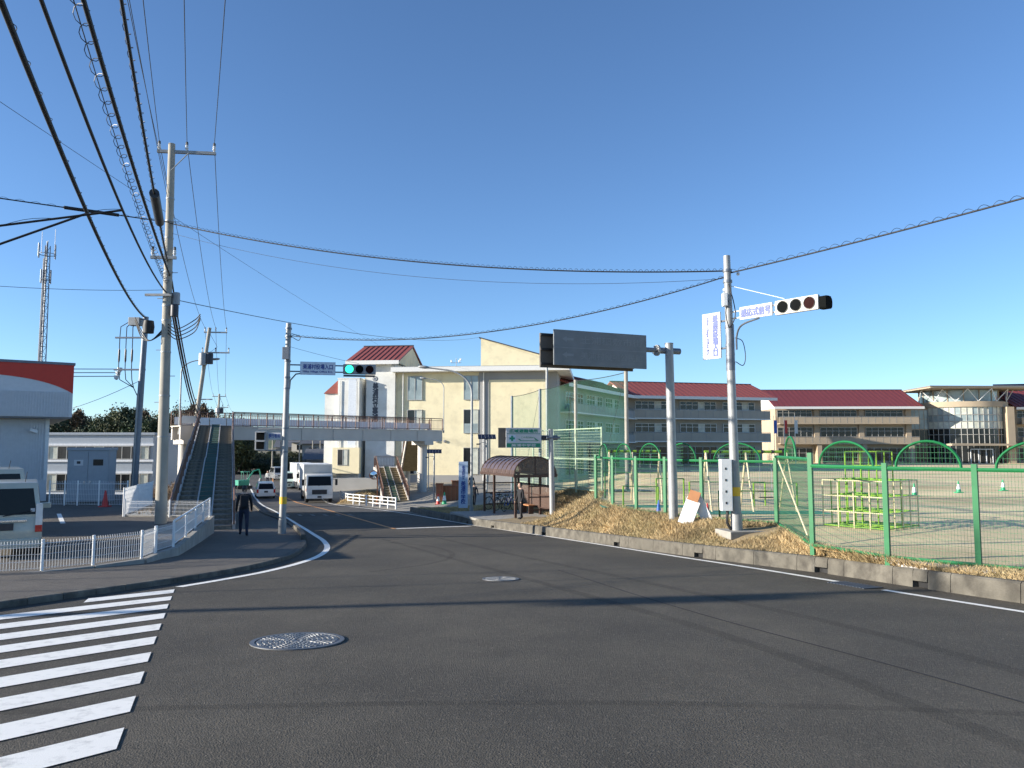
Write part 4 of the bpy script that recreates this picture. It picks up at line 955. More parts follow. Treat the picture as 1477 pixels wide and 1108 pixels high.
# cables to the signal poles
SR = Vector((5.98,20.72,0)); SL = Vector((-8.25,27.96,0))
srt = Vector((SR.x-.13,SR.y,6.45)); slt = Vector((SL.x+.1,SL.y,5.72))
E1 = sag(PA+Vector((.0,-.2,10.3)), srt, .55, 40)
wire('long lashed cable from the tall pole across the road to the signal pole', E1, .020, 'cable', coil=.038, name='telephone_cable', turns=110)
e2 = sag(PA+Vector((.0,-.2,10.33)), b7+Vector((0,0,8.9)), .15, 60)
w_ = wire('lashed cable with a long black sleeve leading left from the tall pole', e2, .020, 'cable', coil=.03, name='telephone_cable', turns=75)
MB().tube(e2[3], e2[6], .055, n=10).build('black_sleeve','cable',w_,world=True,smooth=40)
wire('lashed cable hanging between the two traffic signal poles', sag(slt, Vector((SR.x-.12,SR.y,6.3)), .75, 40), .016, 'cable', coil=.03, name='telephone_cable', turns=80)
wire('lashed cable leaving the right signal pole over the playground fence', sag(Vector((SR.x+.0,SR.y,6.4)), Vector((13.8,9.5,6.9)), .12, 30), .02, 'cable', coil=.045, name='telephone_cable', turns=45)
s2_ = min(c2, key=lambda p: abs(pxof(p)-176) if p.y > 3 else 1e9); s1_ = min(c1, key=lambda p: abs(pxof(p)-126) if p.y > 3 else 1e9)
wire('black cable joining the plain telephone cable from the left', sag(s2_, thru(s2_, b7+Vector((0,0,8)), 0, 326), .0, 30), .022, 'cable', coil=.03, name='telephone_cable', turns=25)
wire('black cable joining the thickest telephone cable from the left', sag(s1_, thru(s1_, b7+Vector((0,0,7.5)), 0, 354), .0, 30), .025, 'cable', name='telephone_cable')
wire('thin service wire slanting down from the upper left past the tall pole', sag(P(-40,120,20), P(545,497,86), .3, 30), .008)
wire('thin service wire from the tall pole towards the school roof', sag(PA+Vector((.0,0,7.7)), P(690,487,88), .8, 30), .014)
wire('faint wire from the tall pole to the right signal pole', sag(PA+Vector((.0,0,10.0)), Vector((SR.x,SR.y,6.25)), .75, 30), .006)
wire('thin wire leading left from the tall pole at mid height', sag(PA+Vector((0,0,8.0)), P(-80,407,22), .1, 12), .008)
wire('thin wire sloping from the steel cable pole down behind the store', sag(PB_+Vector((.2,0,5.9)), P(60,598,60), .3, 12), .014)
wire('thin wire from the left signal pole down to the green signal', sag(Vector((SL.x,SL.y,5.35)), Vector((SL.x+2.6,SL.y+.3,4.72)), .03, 8), .006)

# ================================================================ TRAFFIC SIGNALS
def signal_head(parent, m_, body, lit=None):
    """three lenses in a row facing local -y, centred"""
    h = MB().b2(-.6,.6,-.06,.06,-.19,.19).mesh('signal_head',M[body],0,.05); h.transform(m_); h_ = bpy.data.objects.new('signal_head',h); COL.objects.link(h_); h_.parent = parent
    for k in range(3):
        mt = 'lens_lit' if lit == k else ('lens_red' if (k == 2) else 'lens_dark')
        MB().lathe([(.0,-.075),(.08,-.072),(.145,-.062)],((k-1)*.37,0,0),24,'y').xf(m_).build('lens',mt,h_,40)
        MB().lathe([(.145,-.058),(.155,-.085),(.165,-.058)],((k-1)*.37,0,0),24,'y').xf(m_).build('lens_ring',body,h_,40)
    return h_
# left
zb = zr(SL.y)+.12
sl = thing('traffic_signal', 'traffic signal showing green on the corner footway', 'traffic signal', (SL.x,SL.y,zb))
HL = 7.62
MB().tube((0,0,0),(.06,0,HL),.125,.095,n=18).build('pole','galv',sl,40); MB().tube((0,0,0),(0,0,.5),.14,n=18).build('pole_foot','galv',sl,40)
MB().lathe([(.12,1.06),(.128,1.06),(.128,1.32),(.12,1.32)],(.01,0,0),18).build('yellow_band','yellow',sl,40)
for z in (2.9,3.75,5.2,5.6,6.2,7.1,7.4): MB().lathe([(.09,z),(.122,z),(.122,z+.06),(.09,z+.06)],(.06*z/HL,0,0),16).build('band','galv_dark',sl,40)
za = 5.98; aL = R(12)
mA = Matrix.Rotation(aL,4,'Z')
def rot(m_, *p): return m_ @ Vector(p)
for dz in (-.12,.12): MB().tube(rot(mA,.05,0,za+dz),rot(mA,2.2,0,za+dz),.025).build('arm','galv_dark',sl,40)
MB().path([rot(mA,.14,0,za-.75),rot(mA,.16,0,za-.45),rot(mA,.35,0,za-.22),rot(mA,.8,0,za-.15)],.028,6).build('brace','galv_dark',sl,60)
sg = MB().b2(.5,1.76,-.07,-.03,za-.24,za+.24).xf(mA).build('name_sign','sign_pale',sl)
MB().b2(.52,1.74,-.074,-.071,za-.22,za+.22).xf(mA).build('sign_face',nmat('sign_face_pale',(.62,.70,.80),.4),sg)
text('美浦村役場入口','sign_blue',sg,rot(mA,1.13,-.078,za+.06),1.06,.19,aL,bold=.02); text('Miho Village Office Ent.','sign_blue',sg,rot(mA,1.13,-.078,za-.13),1.06,.085,aL,bold=.02)
signal_head(sl, Matrix.Translation(rot(mA,2.63,0,za)) @ mA, 'signal_grey', 0)
MB().b2(2.05,3.2,-.12,.1,za-.27,za-.22).xf(mA).build('visor','dark_metal',sl)
MB().path(cr3([(.1,-.05,za+1.2),(.45,-.1,za+1.0),(.5,-.1,za+1.15),(.2,-.1,za+1.25)]),.012,5).build('cable_loop','cable',sl,60)
MB().b2(-.1,.16,-.2,-.1,za+.3,za+.75).build('control_box','galv_dark',sl,bevel=.02)
# pedestrian head on the left of the pole
for z in (2.98,3.75): MB().tube((0,0,z),(-.95,-.05,z),.022).build('bracket','galv',sl)
ph = MB().b2(-1.0,-.6,-.22,.1,2.98,3.66).build('pedestrian_signal','signal_grey',sl,bevel=.03)
for z0 in (3.03,3.36): MB().b2(-.94,-.66,-.235,-.221,z0,z0+.26).build('lens','lens_dark',ph)
for z0 in (3.0,3.33): MB().b2(-.98,-.62,-.33,-.222,z0+.29,z0+.31).build('visor','signal_grey',ph)
sp = MB().b2(-.58,-.12,-.06,-.03,3.4,3.62).build('small_sign','sign_white',sl); text('歩行者用','sign_blue',sp,(-.35,-.066,3.51),.40,.15,bold=.02)
# right
zb = vheight(SR.x,SR.y)-.02; HR = 6.87-zb
zb0 = zb
sr = thing('traffic_signal', 'traffic signal with unlit white head on the verge by the playground fence', 'traffic signal', (SR.x,SR.y,zb))
lean = -.10
MB().tube((0,0,0),(lean,0,HR),.135,.092,n=20).build('pole','galv',sr,40)
MB().tube((0,0,0),(0,0,.55),.15,n=20).build('pole_foot','galv',sr,40)
MB().box((.25,.1,.0),(1.3,.9,.2),.2).build('concrete_pad','concrete',sr,bevel=.02)
MB().lathe([(.125,1.0),(.134,1.0),(.134,1.24),(.125,1.24)],(-.015,0,0),18).build('yellow_band','yellow',sr,40)
for z in (HR-.45,HR-.75,HR-2.0,HR-2.5,HR-2.75,HR-3.0): MB().lathe([(.09,z),(.122,z),(.122,z+.07),(.09,z+.07)],(lean*z/HR,0,0),16).build('band','galv_dark',sr,40)
MB().lathe([(.09,0),(.119,.0),(.112,1.25),(.09,1.25)],(lean*.62,0,HR-3.75+.6),18).build('dark_sleeve','galv_dark',sr,40)
aR = math.atan2(-.78,.62); mR = Matrix.Rotation(aR,4,'Z')                       # arm comes towards the near right
zs = 5.22-zb
for dz in (-.09,.09): MB().tube(rot(mR,-.1,0,zs+dz),rot(mR,1.6,0,zs+dz),.022).build('arm','white_metal',sr,40)
MB().path(cr3([rot(mR,.13,0,zs-.95),rot(mR,.15,0,zs-.55),rot(mR,.32,0,zs-.30),rot(mR,.85,0,zs-.18)]),.026,6).build('brace','galv_dark',sr,60)
sg = MB().b2(.3,1.28,-.07,-.03,zs-.17,zs+.17).xf(mR).build('signal_type_sign','sign_white',sr,bevel=.004); text('感応式信号','sign_blue',sg,rot(mR,.79,-.080,zs),.88,.22,aR,bold=.03)
signal_head(sr, Matrix.Translation(rot(mR,1.95,0,zs+.0)) @ mR, 'signal_white')
mO = Matrix.Translation(rot(mR,2.63,.12,zs-.02)) @ Matrix.Rotation(aR+R(180),4,'Z')
o_ = signal_head(sr, mO @ Matrix.Diagonal((.18,2.2,.85,1)), 'lens_dark')
MB().tube(rot(mR,-.1,0,HR-.8),rot(mR,1.6,0,zs+.22),.008,n=5).build('stay_wire','white_metal',sr)
vs_ = MB().b2(-.93,-.33,-.07,-.03,4.08-zb,5.36-zb).xf(mR).build('village_office_sign','sign_white',sr,bevel=.004)
text('美浦村役場入口','sign_blue',vs_,rot(mR,-.50,-.078,4.72-zb),.17,1.14,aR,vertical=True,bold=.035)
text('Miho Village Office Ent.','sign_blue',vs_,rot(mR,-.76,-.078,4.72-zb),1.05,.085,aR,roll=-math.pi/2,bold=.025)
for z in (4.35,5.1): MB().tube(rot(mR,-.35,0,z-zb),rot(mR,.0,0,z-zb),.03).build('bracket','galv_dark',sr)
MB().box((-.22,-.14,5.63-zb),(.12,.2,.36)).build('detector_box','white_metal',sr,bevel=.02)
MB().path(cr3([(-.1,-.1,HR-.8),(.02,-.13,HR-1.3),(.05,-.14,HR-1.7),(-.12,-.16,HR-2.0),(-.2,-.16,HR-1.6),(-.12,-.16,HR-1.25)]),.014,5).build('cable_loop','cable',sr,60)
MB().path(cr3([(.06,-.05,4.6-zb),(.26,-.05,4.5-zb),(.33,-.05,4.1-zb),(.26,-.05,3.85-zb),(.06,-.05,3.95-zb)]),.012,5).build('cable_loop','cable',sr,60)
for x,z in ((-.17,HR-.42),(-.18,HR-.95),(.2,HR-.5)): MB().lathe([(0,-.05),(.045,-.03),(.045,.03),(0,.05)],(x,0,z),10).build('insulator','porcelain',sr,40)
cbx = MB().b2(-.44,-.15,-.22,.02,.62,1.98).build('controller_box','white_metal',sr,bevel=.015)
for k in range(4): MB().b2(-.34,-.30,-.226,-.221,.8+.3*k,.86+.3*k).build('marking','dark_metal',cbx)
MB().path([(-.25,-.05,.62),(-.27,-.05,.3),(-.15,-.02,.1),(.0,0,.05)],.04,6).build('conduit','cable',sr,60)
# leaning boards near the gantry post
pz = P(995,756,22.6); t = thing('folded_sign_board', 'white folding sign board lying tilted on the grass by the gantry post', 'sign board', (pz.x,22.6,vheight(pz.x,22.6)), R(-20))
MB().box((0,0,.36),(.42,.05,.82),mt=Matrix.Rotation(R(-22),3,'X') @ Matrix.Rotation(R(18),3,'Y')).build('board','white_metal',t,bevel=.01)
MB().box((.14,-.03,.80),(.32,.04,.3),mt=Matrix.Rotation(R(-22),3,'X') @ Matrix.Rotation(R(18),3,'Y')).build('wood_panel','wood',t)
MB().box((.32,.18,.45),(.3,.05,.85),mt=Matrix.Rotation(R(-25),3,'Y')).build('back_board','white_metal',t,bevel=.01)
# ================================================================ ROAD SIGNS ON THE RIGHT
gp = Vector((4.84,23.3,0)); gz = vheight(4.84,23.3)-.03
t = thing('information_board', 'large dark unlit information board on a side arm with grey post', 'sign', (gp.x,gp.y,gz))
hg = 4.78-gz
MB().tube((0,0,0),(-.05,0,hg),.14,.125,n=20).build('post','galv',t,40)
MB().lathe([(0,hg),(.135,hg),(.135,hg+.03),(0,hg+.05)],(-.05,0,0),16).build('post_cap','galv',t,40)
aB = math.atan2(23.05-21.8, 4.0-1.15); mB_ = Matrix.Translation((4.02-gp.x,23.0-gp.y,0)) @ Matrix.Rotation(aB,4,'Z')   # local x to the right, 0 = right end
zz0, zz1 = 3.98-gz, 5.0-gz
zc = 4.58-gz
MB().tube(rot(mB_,-2.6,.14,zc),rot(mB_,1.15,.02,zc),.075,n=14).build('arm','galv_dark',t,40)
MB().tube(rot(mB_,.42,.06,zc),rot(mB_,1.25,.02,zc),.095,n=14).build('arm_sleeve','galv_dark',t,40)
MB().tube(rot(mB_,.42,.06,zc),rot(mB_,.48,.06,zc),.17,n=18).build('flange','galv',t,40)
for k in range(10): a = k*.628; MB().tube(rot(mB_,.36,.06+.135*math.cos(a),zc+.135*math.sin(a)),rot(mB_,.5,.06+.135*math.cos(a),zc+.135*math.sin(a)),.014,n=5).build('bolt','galv',t)
fb = MB().b2(-3.11,0,-.05,0,zz0,zz1).xf(mB_).build('board','board',t,bevel=.006)
MB().b2(-3.10,-.01,-.054,-.051,(zz0+zz1)/2-.008,(zz0+zz1)/2+.008).xf(mB_).build('dividing_line','board_text',fb)
bb = MB().b2(-3.38,-.27,.28,.34,zz0-.05,zz1-.08).xf(mB_).build('back_board','board_back',t)
for k in range(3): MB().b2(-3.38,-.27,.22,.28,zz0+.02+.42*k,zz0+.08+.42*k).xf(mB_).build('rib','black',bb)
for row, s_ in ((.74,'土浦稲敷市街'),(.30,'美浦村役場公民館')):
    z = zz0+row*1.02
    MB().add([rot(mB_,-2.85,-.056,z),rot(mB_,-2.70,-.056,z+.09),rot(mB_,-2.70,-.056,z+.035),rot(mB_,-2.48,-.056,z+.035),rot(mB_,-2.48,-.056,z-.035),rot(mB_,-2.70,-.056,z-.035),rot(mB_,-2.70,-.056,z-.09)],[(0,1,2,3,4,5,6)]).build('arrow','board_text',fb)
    text(s_,'board_text',fb,rot(mB_,-1.2,-.056,z),2.1,.22,aB,bold=-.004)
# evacuation site sign
ev = Vector((1.79,34.4,0)); ez = vheight(ev.x,ev.y)-.03
t = thing('evacuation_sign', 'green and white evacuation site sign on a grey post above the bus shelter', 'sign', (ev.x,ev.y,ez))
he = 2.45-ez
MB().tube((0,0,0),(-.06,0,he),.125,.11,n=18).build('post','galv',t,40)
aE = R(10); mE = Matrix.Rotation(aE,4,'Z'); z0 = 1.62-ez; z1 = 2.5-ez
zc = (z0+z1)/2
for dz in (-.25,.25): MB().tube(rot(mE,-2.0,0,zc+dz*.3),rot(mE,.25,0,zc+dz*.3),.04).build('arm','galv_dark',t,40)
MB().lathe([(.03,-.12),(.12,-.08),(.12,.08),(.03,.12)],(-.38,-.02,zc),12).build('clamp','dark_metal',t,40)
MB().tube((-.25,-.15,zc),(.35,.05,zc),.045).build('clamp_bar','galv_dark',t)
bx0, bx1 = -2.1, -.52
face = MB().b2(bx0,bx1,-.10,-.04,z0,z1).xf(mE).build('panel','sign_white',t,bevel=.005)
MB().b2(bx0-.32,bx1-.3,.05,.12,z0,z1).xf(mE).build('back_panel','board_back',t)
MB().b2(bx0+.03,bx1-.03,-.106,-.101,z0+.02,z0+.2).xf(mE).build('green_strip','sign_green',face)
MB().b2(bx0+.03,bx1-.03,-.106,-.101,z1-.27,z1-.25).xf(mE).build('rule','sign_green',face)
text('広域避難場所','sign_green',face,rot(mE,(bx0+bx1)/2,-.109,z1-.14),1.28,.15,aE,bold=.03)
text('美浦中学校','sign_white',face,rot(mE,(bx0+bx1)/2,-.109,z0+.11),1.1,.12,aE,bold=.02)
cx_ = bx0+.27; cz_ = z0+.41
MB().b2(cx_-.15,cx_+.15,-.106,-.101,cz_-.15,cz_+.15).xf(mE).build('pictogram','sign_pale',face)
MB().b2(cx_-.045,cx_+.045,-.112,-.107,cz_-.12,cz_+.12).b2(cx_-.12,cx_-.045,-.112,-.107,cz_-.045,cz_+.045).b2(cx_+.045,cx_+.12,-.112,-.107,cz_-.045,cz_+.045).xf(mE).build('cross','sign_green',face)
q = [(bx0+.55,cz_-.05),(bx0+.66,cz_-.11),(bx1-.33,cz_-.07),(bx1-.22,cz_-.12),(bx1-.08,cz_-.12),(bx1-.3,cz_+.06),(bx1-.27,cz_-.0),(bx0+.7,cz_-.03)]
MB().add([rot(mE,x,-.106,z) for x,z in [(bx0+.5,cz_-.02),(bx0+.68,cz_-.10),(bx0+.62,cz_-.02)]],[(0,1,2)]).add([rot(mE,x,-.106,z) for x,z in [(bx1-.36,cz_+.08),(bx1-.08,cz_-.12),(bx1-.26,cz_-.07)]],[(0,1,2)]).add([rot(mE,x,-.1055,z) for x,z in [(bx0+.6,cz_-.10),(bx1-.15,cz_-.12),(bx1-.15,cz_-.095),(bx0+.6,cz_-.075)]],[(0,1,2,3)]).build('arrow','sign_green',face)
text('この先200m','sign_green',face,rot(mE,bx0+.95,-.106,cz_+.05),.55,.085,aE)

# ================================================================ BUS SHELTER
C0 = Vector((1.1,36.5,0)); ax = Vector((-.37,.93,0)).normalized(); zs_ = vpoint(14.6,.35).z-.02
t = thing('bus_shelter', 'brown bus shelter with arched polycarbonate roof at the kerb', 'bus shelter', (C0.x,C0.y,zs_), math.atan2(ax.y,ax.x))   # local x along roof, y left = road side
L = 4.6; hw = 1.0; eh = 2.02; rise = .82
def arch(x, n=12, e=0.0, k=1.0): return [(x, hw*1.08*math.cos(math.pi*i/n), eh+rise*k*math.sin(math.pi*i/n)+e) for i in range(n+1)]
mb = MB(); a1 = arch(0); a2 = arch(L)
for i in range(12): mb.quad(a1[i],a1[i+1],a2[i+1],a2[i])
mb.build('roof_sheet','brown_poly',t,50)
for x in np.linspace(0,L,9): MB().path(arch(x,14,.012),.03 if x in (0,L) else .018,5).build('roof_rib','brown_steel',t,60)
for x in (0,L):
    pn = arch(x,12); MB().add([Vector(p) for p in pn]+[Vector((x,0,eh))],[(i,i+1,13) for i in range(12)]).build('gable_pane',nmat('poly_clear',(.20,.15,.12),.25,alpha=.55),t)
    MB().b2(x-.04,x+.04,-hw*1.1,hw*1.1,eh-.14,eh).build('gable_beam','brown_steel',t); MB().tube((x,0,eh),(x,0,eh+rise),.03).build('mullion','brown_steel',t)
for y in (-1,1): MB().b2(-.05,L+.05,y*hw*1.08-.05,y*hw*1.08+.05,eh-.10,eh+.02).build('gutter','brown_steel',t)
for x in (.15,1.6,3.0,L-.15):
    for y in (-1,1):
        if y == 1 and x in (1.6,3.0) and x == 1.6: continue
        MB().b2(x-.05,x+.05,y*.95-.05,y*.95+.05,-.05,eh-.1).build('post','brown_steel',t)
for z in (.35,.95,1.45):
    MB().b2(.15,L-.15,-.97,-.93,z-.03,z+.03).build('back_rail','brown_steel',t)
    MB().b2(.13,.17,-.95,.3,z-.03,z+.03).build('end_rail','brown_steel',t); MB().b2(L-.17,L-.13,-.95,.95,z-.03,z+.03).build('end_rail','brown_steel',t)
for x0 in (.25,1.7,3.1): MB().b2(x0,x0+1.25,-.955,-.945,.38,1.42).build('back_pane',nmat('poly_pane',(.16,.11,.09),.2,alpha=.6),t)
MB().b2(-.2,L+.2,-1.1,2.7,-.10,.0).build('floor_slab','concrete',t)
MB().b2(1.9,2.95,-.8,-.45,.40,.45).build('bench_seat','wood',t); 
for x in (2.0,2.85): MB().b2(x-.03,x+.03,-.75,-.5,0,.4).build('bench_leg','brown_steel',t)
def bicycle(label, loc, rz, fm='dark_metal'):
    b = thing('bicycle', label, 'bicycle', loc, rz)
    for x in (-.52,.52):
        w_ = MB().path([(x+.33*math.cos(a),0,.34+.33*math.sin(a)) for a in np.linspace(0,2*math.pi,25)[:-1]],.016,5,closed=True).build('wheel','rubber',b)
        s = MB()
        for k in range(8): a = k*math.pi/4; s.tube((x,0,.34),(x+.32*math.cos(a),0,.34+.32*math.sin(a)),.003,n=3)
        s.build('spokes','chrome',w_); MB().path([(x+.36*math.cos(a),0,.34+.36*math.sin(a)) for a in np.linspace(.3,2.6,10)],.018,4).build('mudguard','chrome',b)
    MB().path([(-.52,0,.34),(-.12,0,.30),(-.22,0,.78)],.016,6).path([(-.52,0,.34),(-.2,0,.70),(.36,0,.78)],.014,6).path([(-.12,0,.30),(.36,0,.72)],.02,6).path([(.34,0,.95),(.40,0,.7),(.52,0,.34)],.016,6).build('frame',fm,b,60)
    MB().path([(.22,-.28,1.0),(.34,-.2,1.02),(.36,0,.97),(.34,.2,1.02),(.22,.28,1.0)],.014,6).build('handlebar','chrome',b,60)
    MB().box((-.24,0,.83),(.25,.16,.06)).build('saddle','black',b,bevel=.02)
    k = MB(); 
    for z in (.72,.84,.98): k.path([(.48,-.17,z),(.84,-.17,z),(.84,.17,z),(.48,.17,z)],.006,4,closed=True)
    for x,y in ((.48,-.17),(.66,-.17),(.84,-.17),(.84,0),(.84,.17),(.66,.17),(.48,.17),(.48,0)): k.tube((x,y,.72),(x,y,.98),.006,n=4)
    k.build('basket','galv',b); MB().b2(-.85,-.3,-.07,.07,.68,.70).build('rack','galv',b)
    return b
for k,(px_,d_,l_) in enumerate(((714,41.6,'bicycle parked at the outer end of the bus shelter'),(724,41.0,'bicycle between the other two at the bus shelter'),(734,40.4,'bicycle nearest the waiting person in the bus shelter'))):
    q = P(px_,740,d_); bicycle(l_, (q.x,d_,zs_), .9+.1*k, ('dark_metal','galv','blue')[k])

# ================================================================ PLAYGROUND FENCE
fp = [(11.4,10.8),(9.75,12.3),(8.19,13.71),(7.08,14.71),(6.36,16.5),(7.25,21.3),(5.6,22.9),(4.78,24.2),(4.1,25.6),(3.6,27.7),(3.3,30.5)]
t = thing('playground_fence', 'green wire mesh fence with half moon tops around the playground', 'fence', (6.36,16.5,PLAY))
FH = 1.72
for i,(x,y) in enumerate(fp):
    hh = 2.0 if i in (4,) else FH+.1
    MB().b2(-.045,.045,-.045,.045,-.15,hh).xf(Matrix.Translation((x,y,PLAY)) @ Matrix.Rotation(.8,4,'Z')).build('post','fence_green',t,world=True)
for i in range(len(fp)-1):
    if i == 4: dz = .14
    else: dz = 0
    a = Vector((*fp[i],PLAY)); b = Vector((*fp[i+1],PLAY)); d = b-a; L = d.length; u = d/L
    def pt(s, z): return a+u*s+Vector((0,0,z))
    z0 = .06; z1 = FH+dz
    for z,r_ in ((z1,.040),(z0,.036)): MB().tube(pt(.04,z),pt(L-.04,z),r_,n=6).build('rail','fence_green',t,world=True,smooth=40)
    mb = MB(); fine = i < 5
    n = int(L/(.05 if fine else .075)); wr = .0025 if fine else .003
    for k in range(1,n): mb.tube(pt(L*k/n,z0),pt(L*k/n,z1),wr,n=3,caps=False)
    nh = 17 if fine else 11
    for k in range(1,nh): z = z0+(z1-z0)*k/nh; mb.tube(pt(.03,z),pt(L-.03,z),wr,n=3,caps=False)
    mb.build('wire_mesh','mesh_green',t,world=True,fixn=False)
    rr = min(L*.365,.72) if i != 4 else .75; hh = .5; c = L/2
    MB().path([pt(c-rr*math.cos(q),z1+.01+hh*math.sin(q)) for q in np.linspace(0,math.pi,17)],.026,6).build('half_moon','fence_green',t,world=True,smooth=60)
    mb = MB(); n = int(2*rr/.06)
    for k in range(1,n):
        s = -rr+2*rr*k/n; mb.tube(pt(c+s,z1),pt(c+s,z1+hh*math.sqrt(max(0,1-(s/rr)**2))),wr,n=3,caps=False)
    for k in range(1,5): z = hh*k/5; s = rr*math.sqrt(1-(z/hh)**2); mb.tube(pt(c-s,z1+z),pt(c+s,z1+z),wr,n=3,caps=False)
    mb.build('half_moon_mesh','mesh_green',t,world=True,fixn=False)
# brace of the jog
MB().tube((6.45,17.0,PLAY+.2),(7.1,20.6,PLAY+1.75),.02,n=6).build('brace','leg_cream',t,world=True)
# pale green tall fence behind the shelter
tp = [(4.15,35.7),(3.15,38.1),(2.2,40.4),(1.2,43.5),(.2,47)]
t = thing('tall_fence', 'tall pale green wire fence at the top of the bank behind the bus shelter', 'fence', (4.15,35.7,PLAY))
for x,y in tp: MB().tube((x,y,-2.2 if y > 41 else PLAY-.1),(x,y,PLAY+3.05),.045,n=8).build('post','pale_green',t,world=True,smooth=40)
for (x0,y0),(x1,y1) in zip(tp,tp[1:]):
    for z in (.08,1.55,3.0): MB().tube((x0,y0,PLAY+z),(x1,y1,PLAY+z),.03,n=6).build('rail','pale_green',t,world=True)
    mb = MB(); 
    for k in range(1,16): x = x0+(x1-x0)*k/16; y = y0+(y1-y0)*k/16; mb.tube((x,y,PLAY+.08),(x,y,PLAY+3.0),.009 if k % 4 == 0 else .005,n=3,caps=False)
    for k in range(1,22): z = PLAY+3.0*k/22; mb.tube((x0,y0,z),(x1,y1,z),.005,n=3,caps=False)
    mb.build('wire_mesh','pale_green',t,world=True,fixn=False)
# high ball net
npts = [(5.8,39,5.5),(3.65,44,5.5),(1.86,51,5.5),(0,58,5.5)]
t = thing('ball_net', 'high green ball net on grey poles in front of the school wing', 'net', (5.8,39,-.5))
for x,y,z in npts: MB().tube((x,y,-2.6),(x,y,z),.10,n=12).build('pole','pole_concrete' if y < 50 else 'galv_dark',t,world=True,smooth=40)
for a,b in zip(npts,npts[1:]):
    a = Vector(a); b = Vector(b)
    MB().path(sag(a-Vector((0,0,.05)),b-Vector((0,0,.05)),.08,10),.02,5).build('top_rope','cable',t,world=True)
    MB().quad(Vector((a.x,a.y,play_z(a.x,a.y)+.1)),Vector((b.x,b.y,play_z(b.x,b.y)+.1)),b-Vector((0,0,.1)),a-Vector((0,0,.1))).build('netting','net',t,world=True)
    MB().tube(Vector((a.x,a.y,a.z)),Vector((a.x+(b.x-a.x)*.45,a.y+(b.y-a.y)*.45,.5)),.01,n=4).build('guy_wire','wire',t,world=True)
far_net = [(5.8,39),(9.0,50),(12,62)]
q = P(789,600,60); tag(MB().tube((q.x,60,-2.4),(q.x,60,8.9),.12,.09,n=12).build('plain_pole','galv',smooth=40), 'plain grey pole standing behind the information board', 'pole')  # plain tall pole, carries no lamp
# ================================================================ PLAY EQUIPMENT
jg = P(1264,764,20.6); t = thing('jungle_gym', 'lime and cream jungle gym behind the green fence', 'jungle gym', (jg.x,20.9,PLAY), R(38))
cs = .43; n4 = 5; lv = [0.04,.42,.83,1.24,1.62,2.0]
def bar(p,q,m_): return MB().tube(p,q,.017,n=6).build('bar',m_,t,40)
for i in range(n4):
    for j in range(n4):
        inner = i in (1,2,3) and j in (1,2,3); edge = i in (0,4) or j in (0,4)
        top_ = lv[5] if inner else lv[4] if edge and False else lv[3]+(.0 if edge else .38)
        x,y = (i-2)*cs,(j-2)*cs
        bar((x,y,0),(x,y,top_),'leg_cream' if (edge and j == 0) or (edge and i == 0) else 'lime')
for k,z in enumerate(lv):
    r0,r1 = (0,4) if k < 4 else (1,3)
    for i in range(r0,r1+1):
        m_ = 'leg_cream' if (i == 0 and k > 0) else 'lime'
        bar(((i-2)*cs,(r0-2)*cs,z),((i-2)*cs,(r1-2)*cs,z),m_); bar(((r0-2)*cs,(i-2)*cs,z),((r1-2)*cs,(i-2)*cs,z),'leg_cream' if (i == 0 and k > 0) else 'lime')
def swing(label, x0, x1, y, legs, seats):
    t = thing('swing_set', label, 'swing', (x0,y,PLAY)); H = 1.96; L = x1-x0
    MB().tube((0,0,H),(L,0,H),.05,n=10).build('beam','lime',t,40)
    for x in legs:
        for s in (-1,1): MB().tube((x,0,H),(x+s*.12,s*1.15,0),.032,n=8).build('leg','leg_cream',t,40)
    for k in range(8): x = L*(k+.5)/8; MB().lathe([(.05,-.04),(.065,-.04),(.065,.04),(.05,.04)],(x,0,H),10,'x').build('bearing','dark_metal',t)
    for x in seats:
        for dx in (-.2,.2): MB().tube((x+dx,0,H),(x+dx,.05,.42),.007,n=4).build('chain','galv_dark',t)
        MB().box((x,.05,.40),(.46,.17,.03)).build('swing_seat','dark_metal',t)
swing('longer lime swing set with cream legs near the right signal pole', 6.62, 9.5, 26.6, (0.05,1.42,2.83), (.7,2.1))
swing('shorter lime swing set with cream legs beside the net pole', 3.75, 5.8, 30.2, (0.05,.95,2.0), (.5,1.45))
def hbar(label, p, q, h, m_):
    p = Vector((*p,PLAY)); q = Vector((*q,PLAY)); t = thing('horizontal_bar', label, 'bar', p)
    for a in (p,q): MB().tube(a,a+Vector((0,0,h)),.03,n=8).build('post',m_,t,world=True,smooth=40)
    MB().tube(p+Vector((0,0,h)),q+Vector((0,0,h)),.018,n=8).build('rail','tetsu_green',t,world=True,smooth=40)
hbar('low dark green exercise bar just behind the fence by the controller box',(6.3,23.6),(7.9,23.2),.80,'tetsu_green')
hbar('exercise bar with lime posts below the longer swing set',(6.5,28.4),(9.2,28.2),.85,'lime')
hbar('lime exercise bar between the two swing sets',(5.4,29.0),(6.4,28.9),.95,'lime')
hbar('lowest lime bar close to the blue cone',(4.0,27.9),(5.2,27.6),.72,'lime')
hbar('green bar behind the shorter swing set',(3.9,32.5),(6.3,32.3),1.05,'tetsu_green')
hbar('bar with lime posts beyond the fence corner',(8.6,27.6),(10.1,27.5),.85,'lime')
cone((4.72,25.0,PLAY), .42, 'blue', 'small blue cone behind the green fence beside the gantry post', False)
cone((5.86,23.3,PLAY), .45, 'red', 'small red cone behind the fence beside the white folding board', False)
GL = 'green cone with white band standing on the open playground'
for u,v in ((1319,716),(1383,711),(1447,708)):
    dd_ = 30.0
    while P(u,v,dd_).z > play_z(P(u,v,dd_).x,dd_): dd_ += .1
    q = P(u,v,dd_); cone((q.x,q.y,q.z), .55, 'cone_green', GL, True, 'cones on the playground')

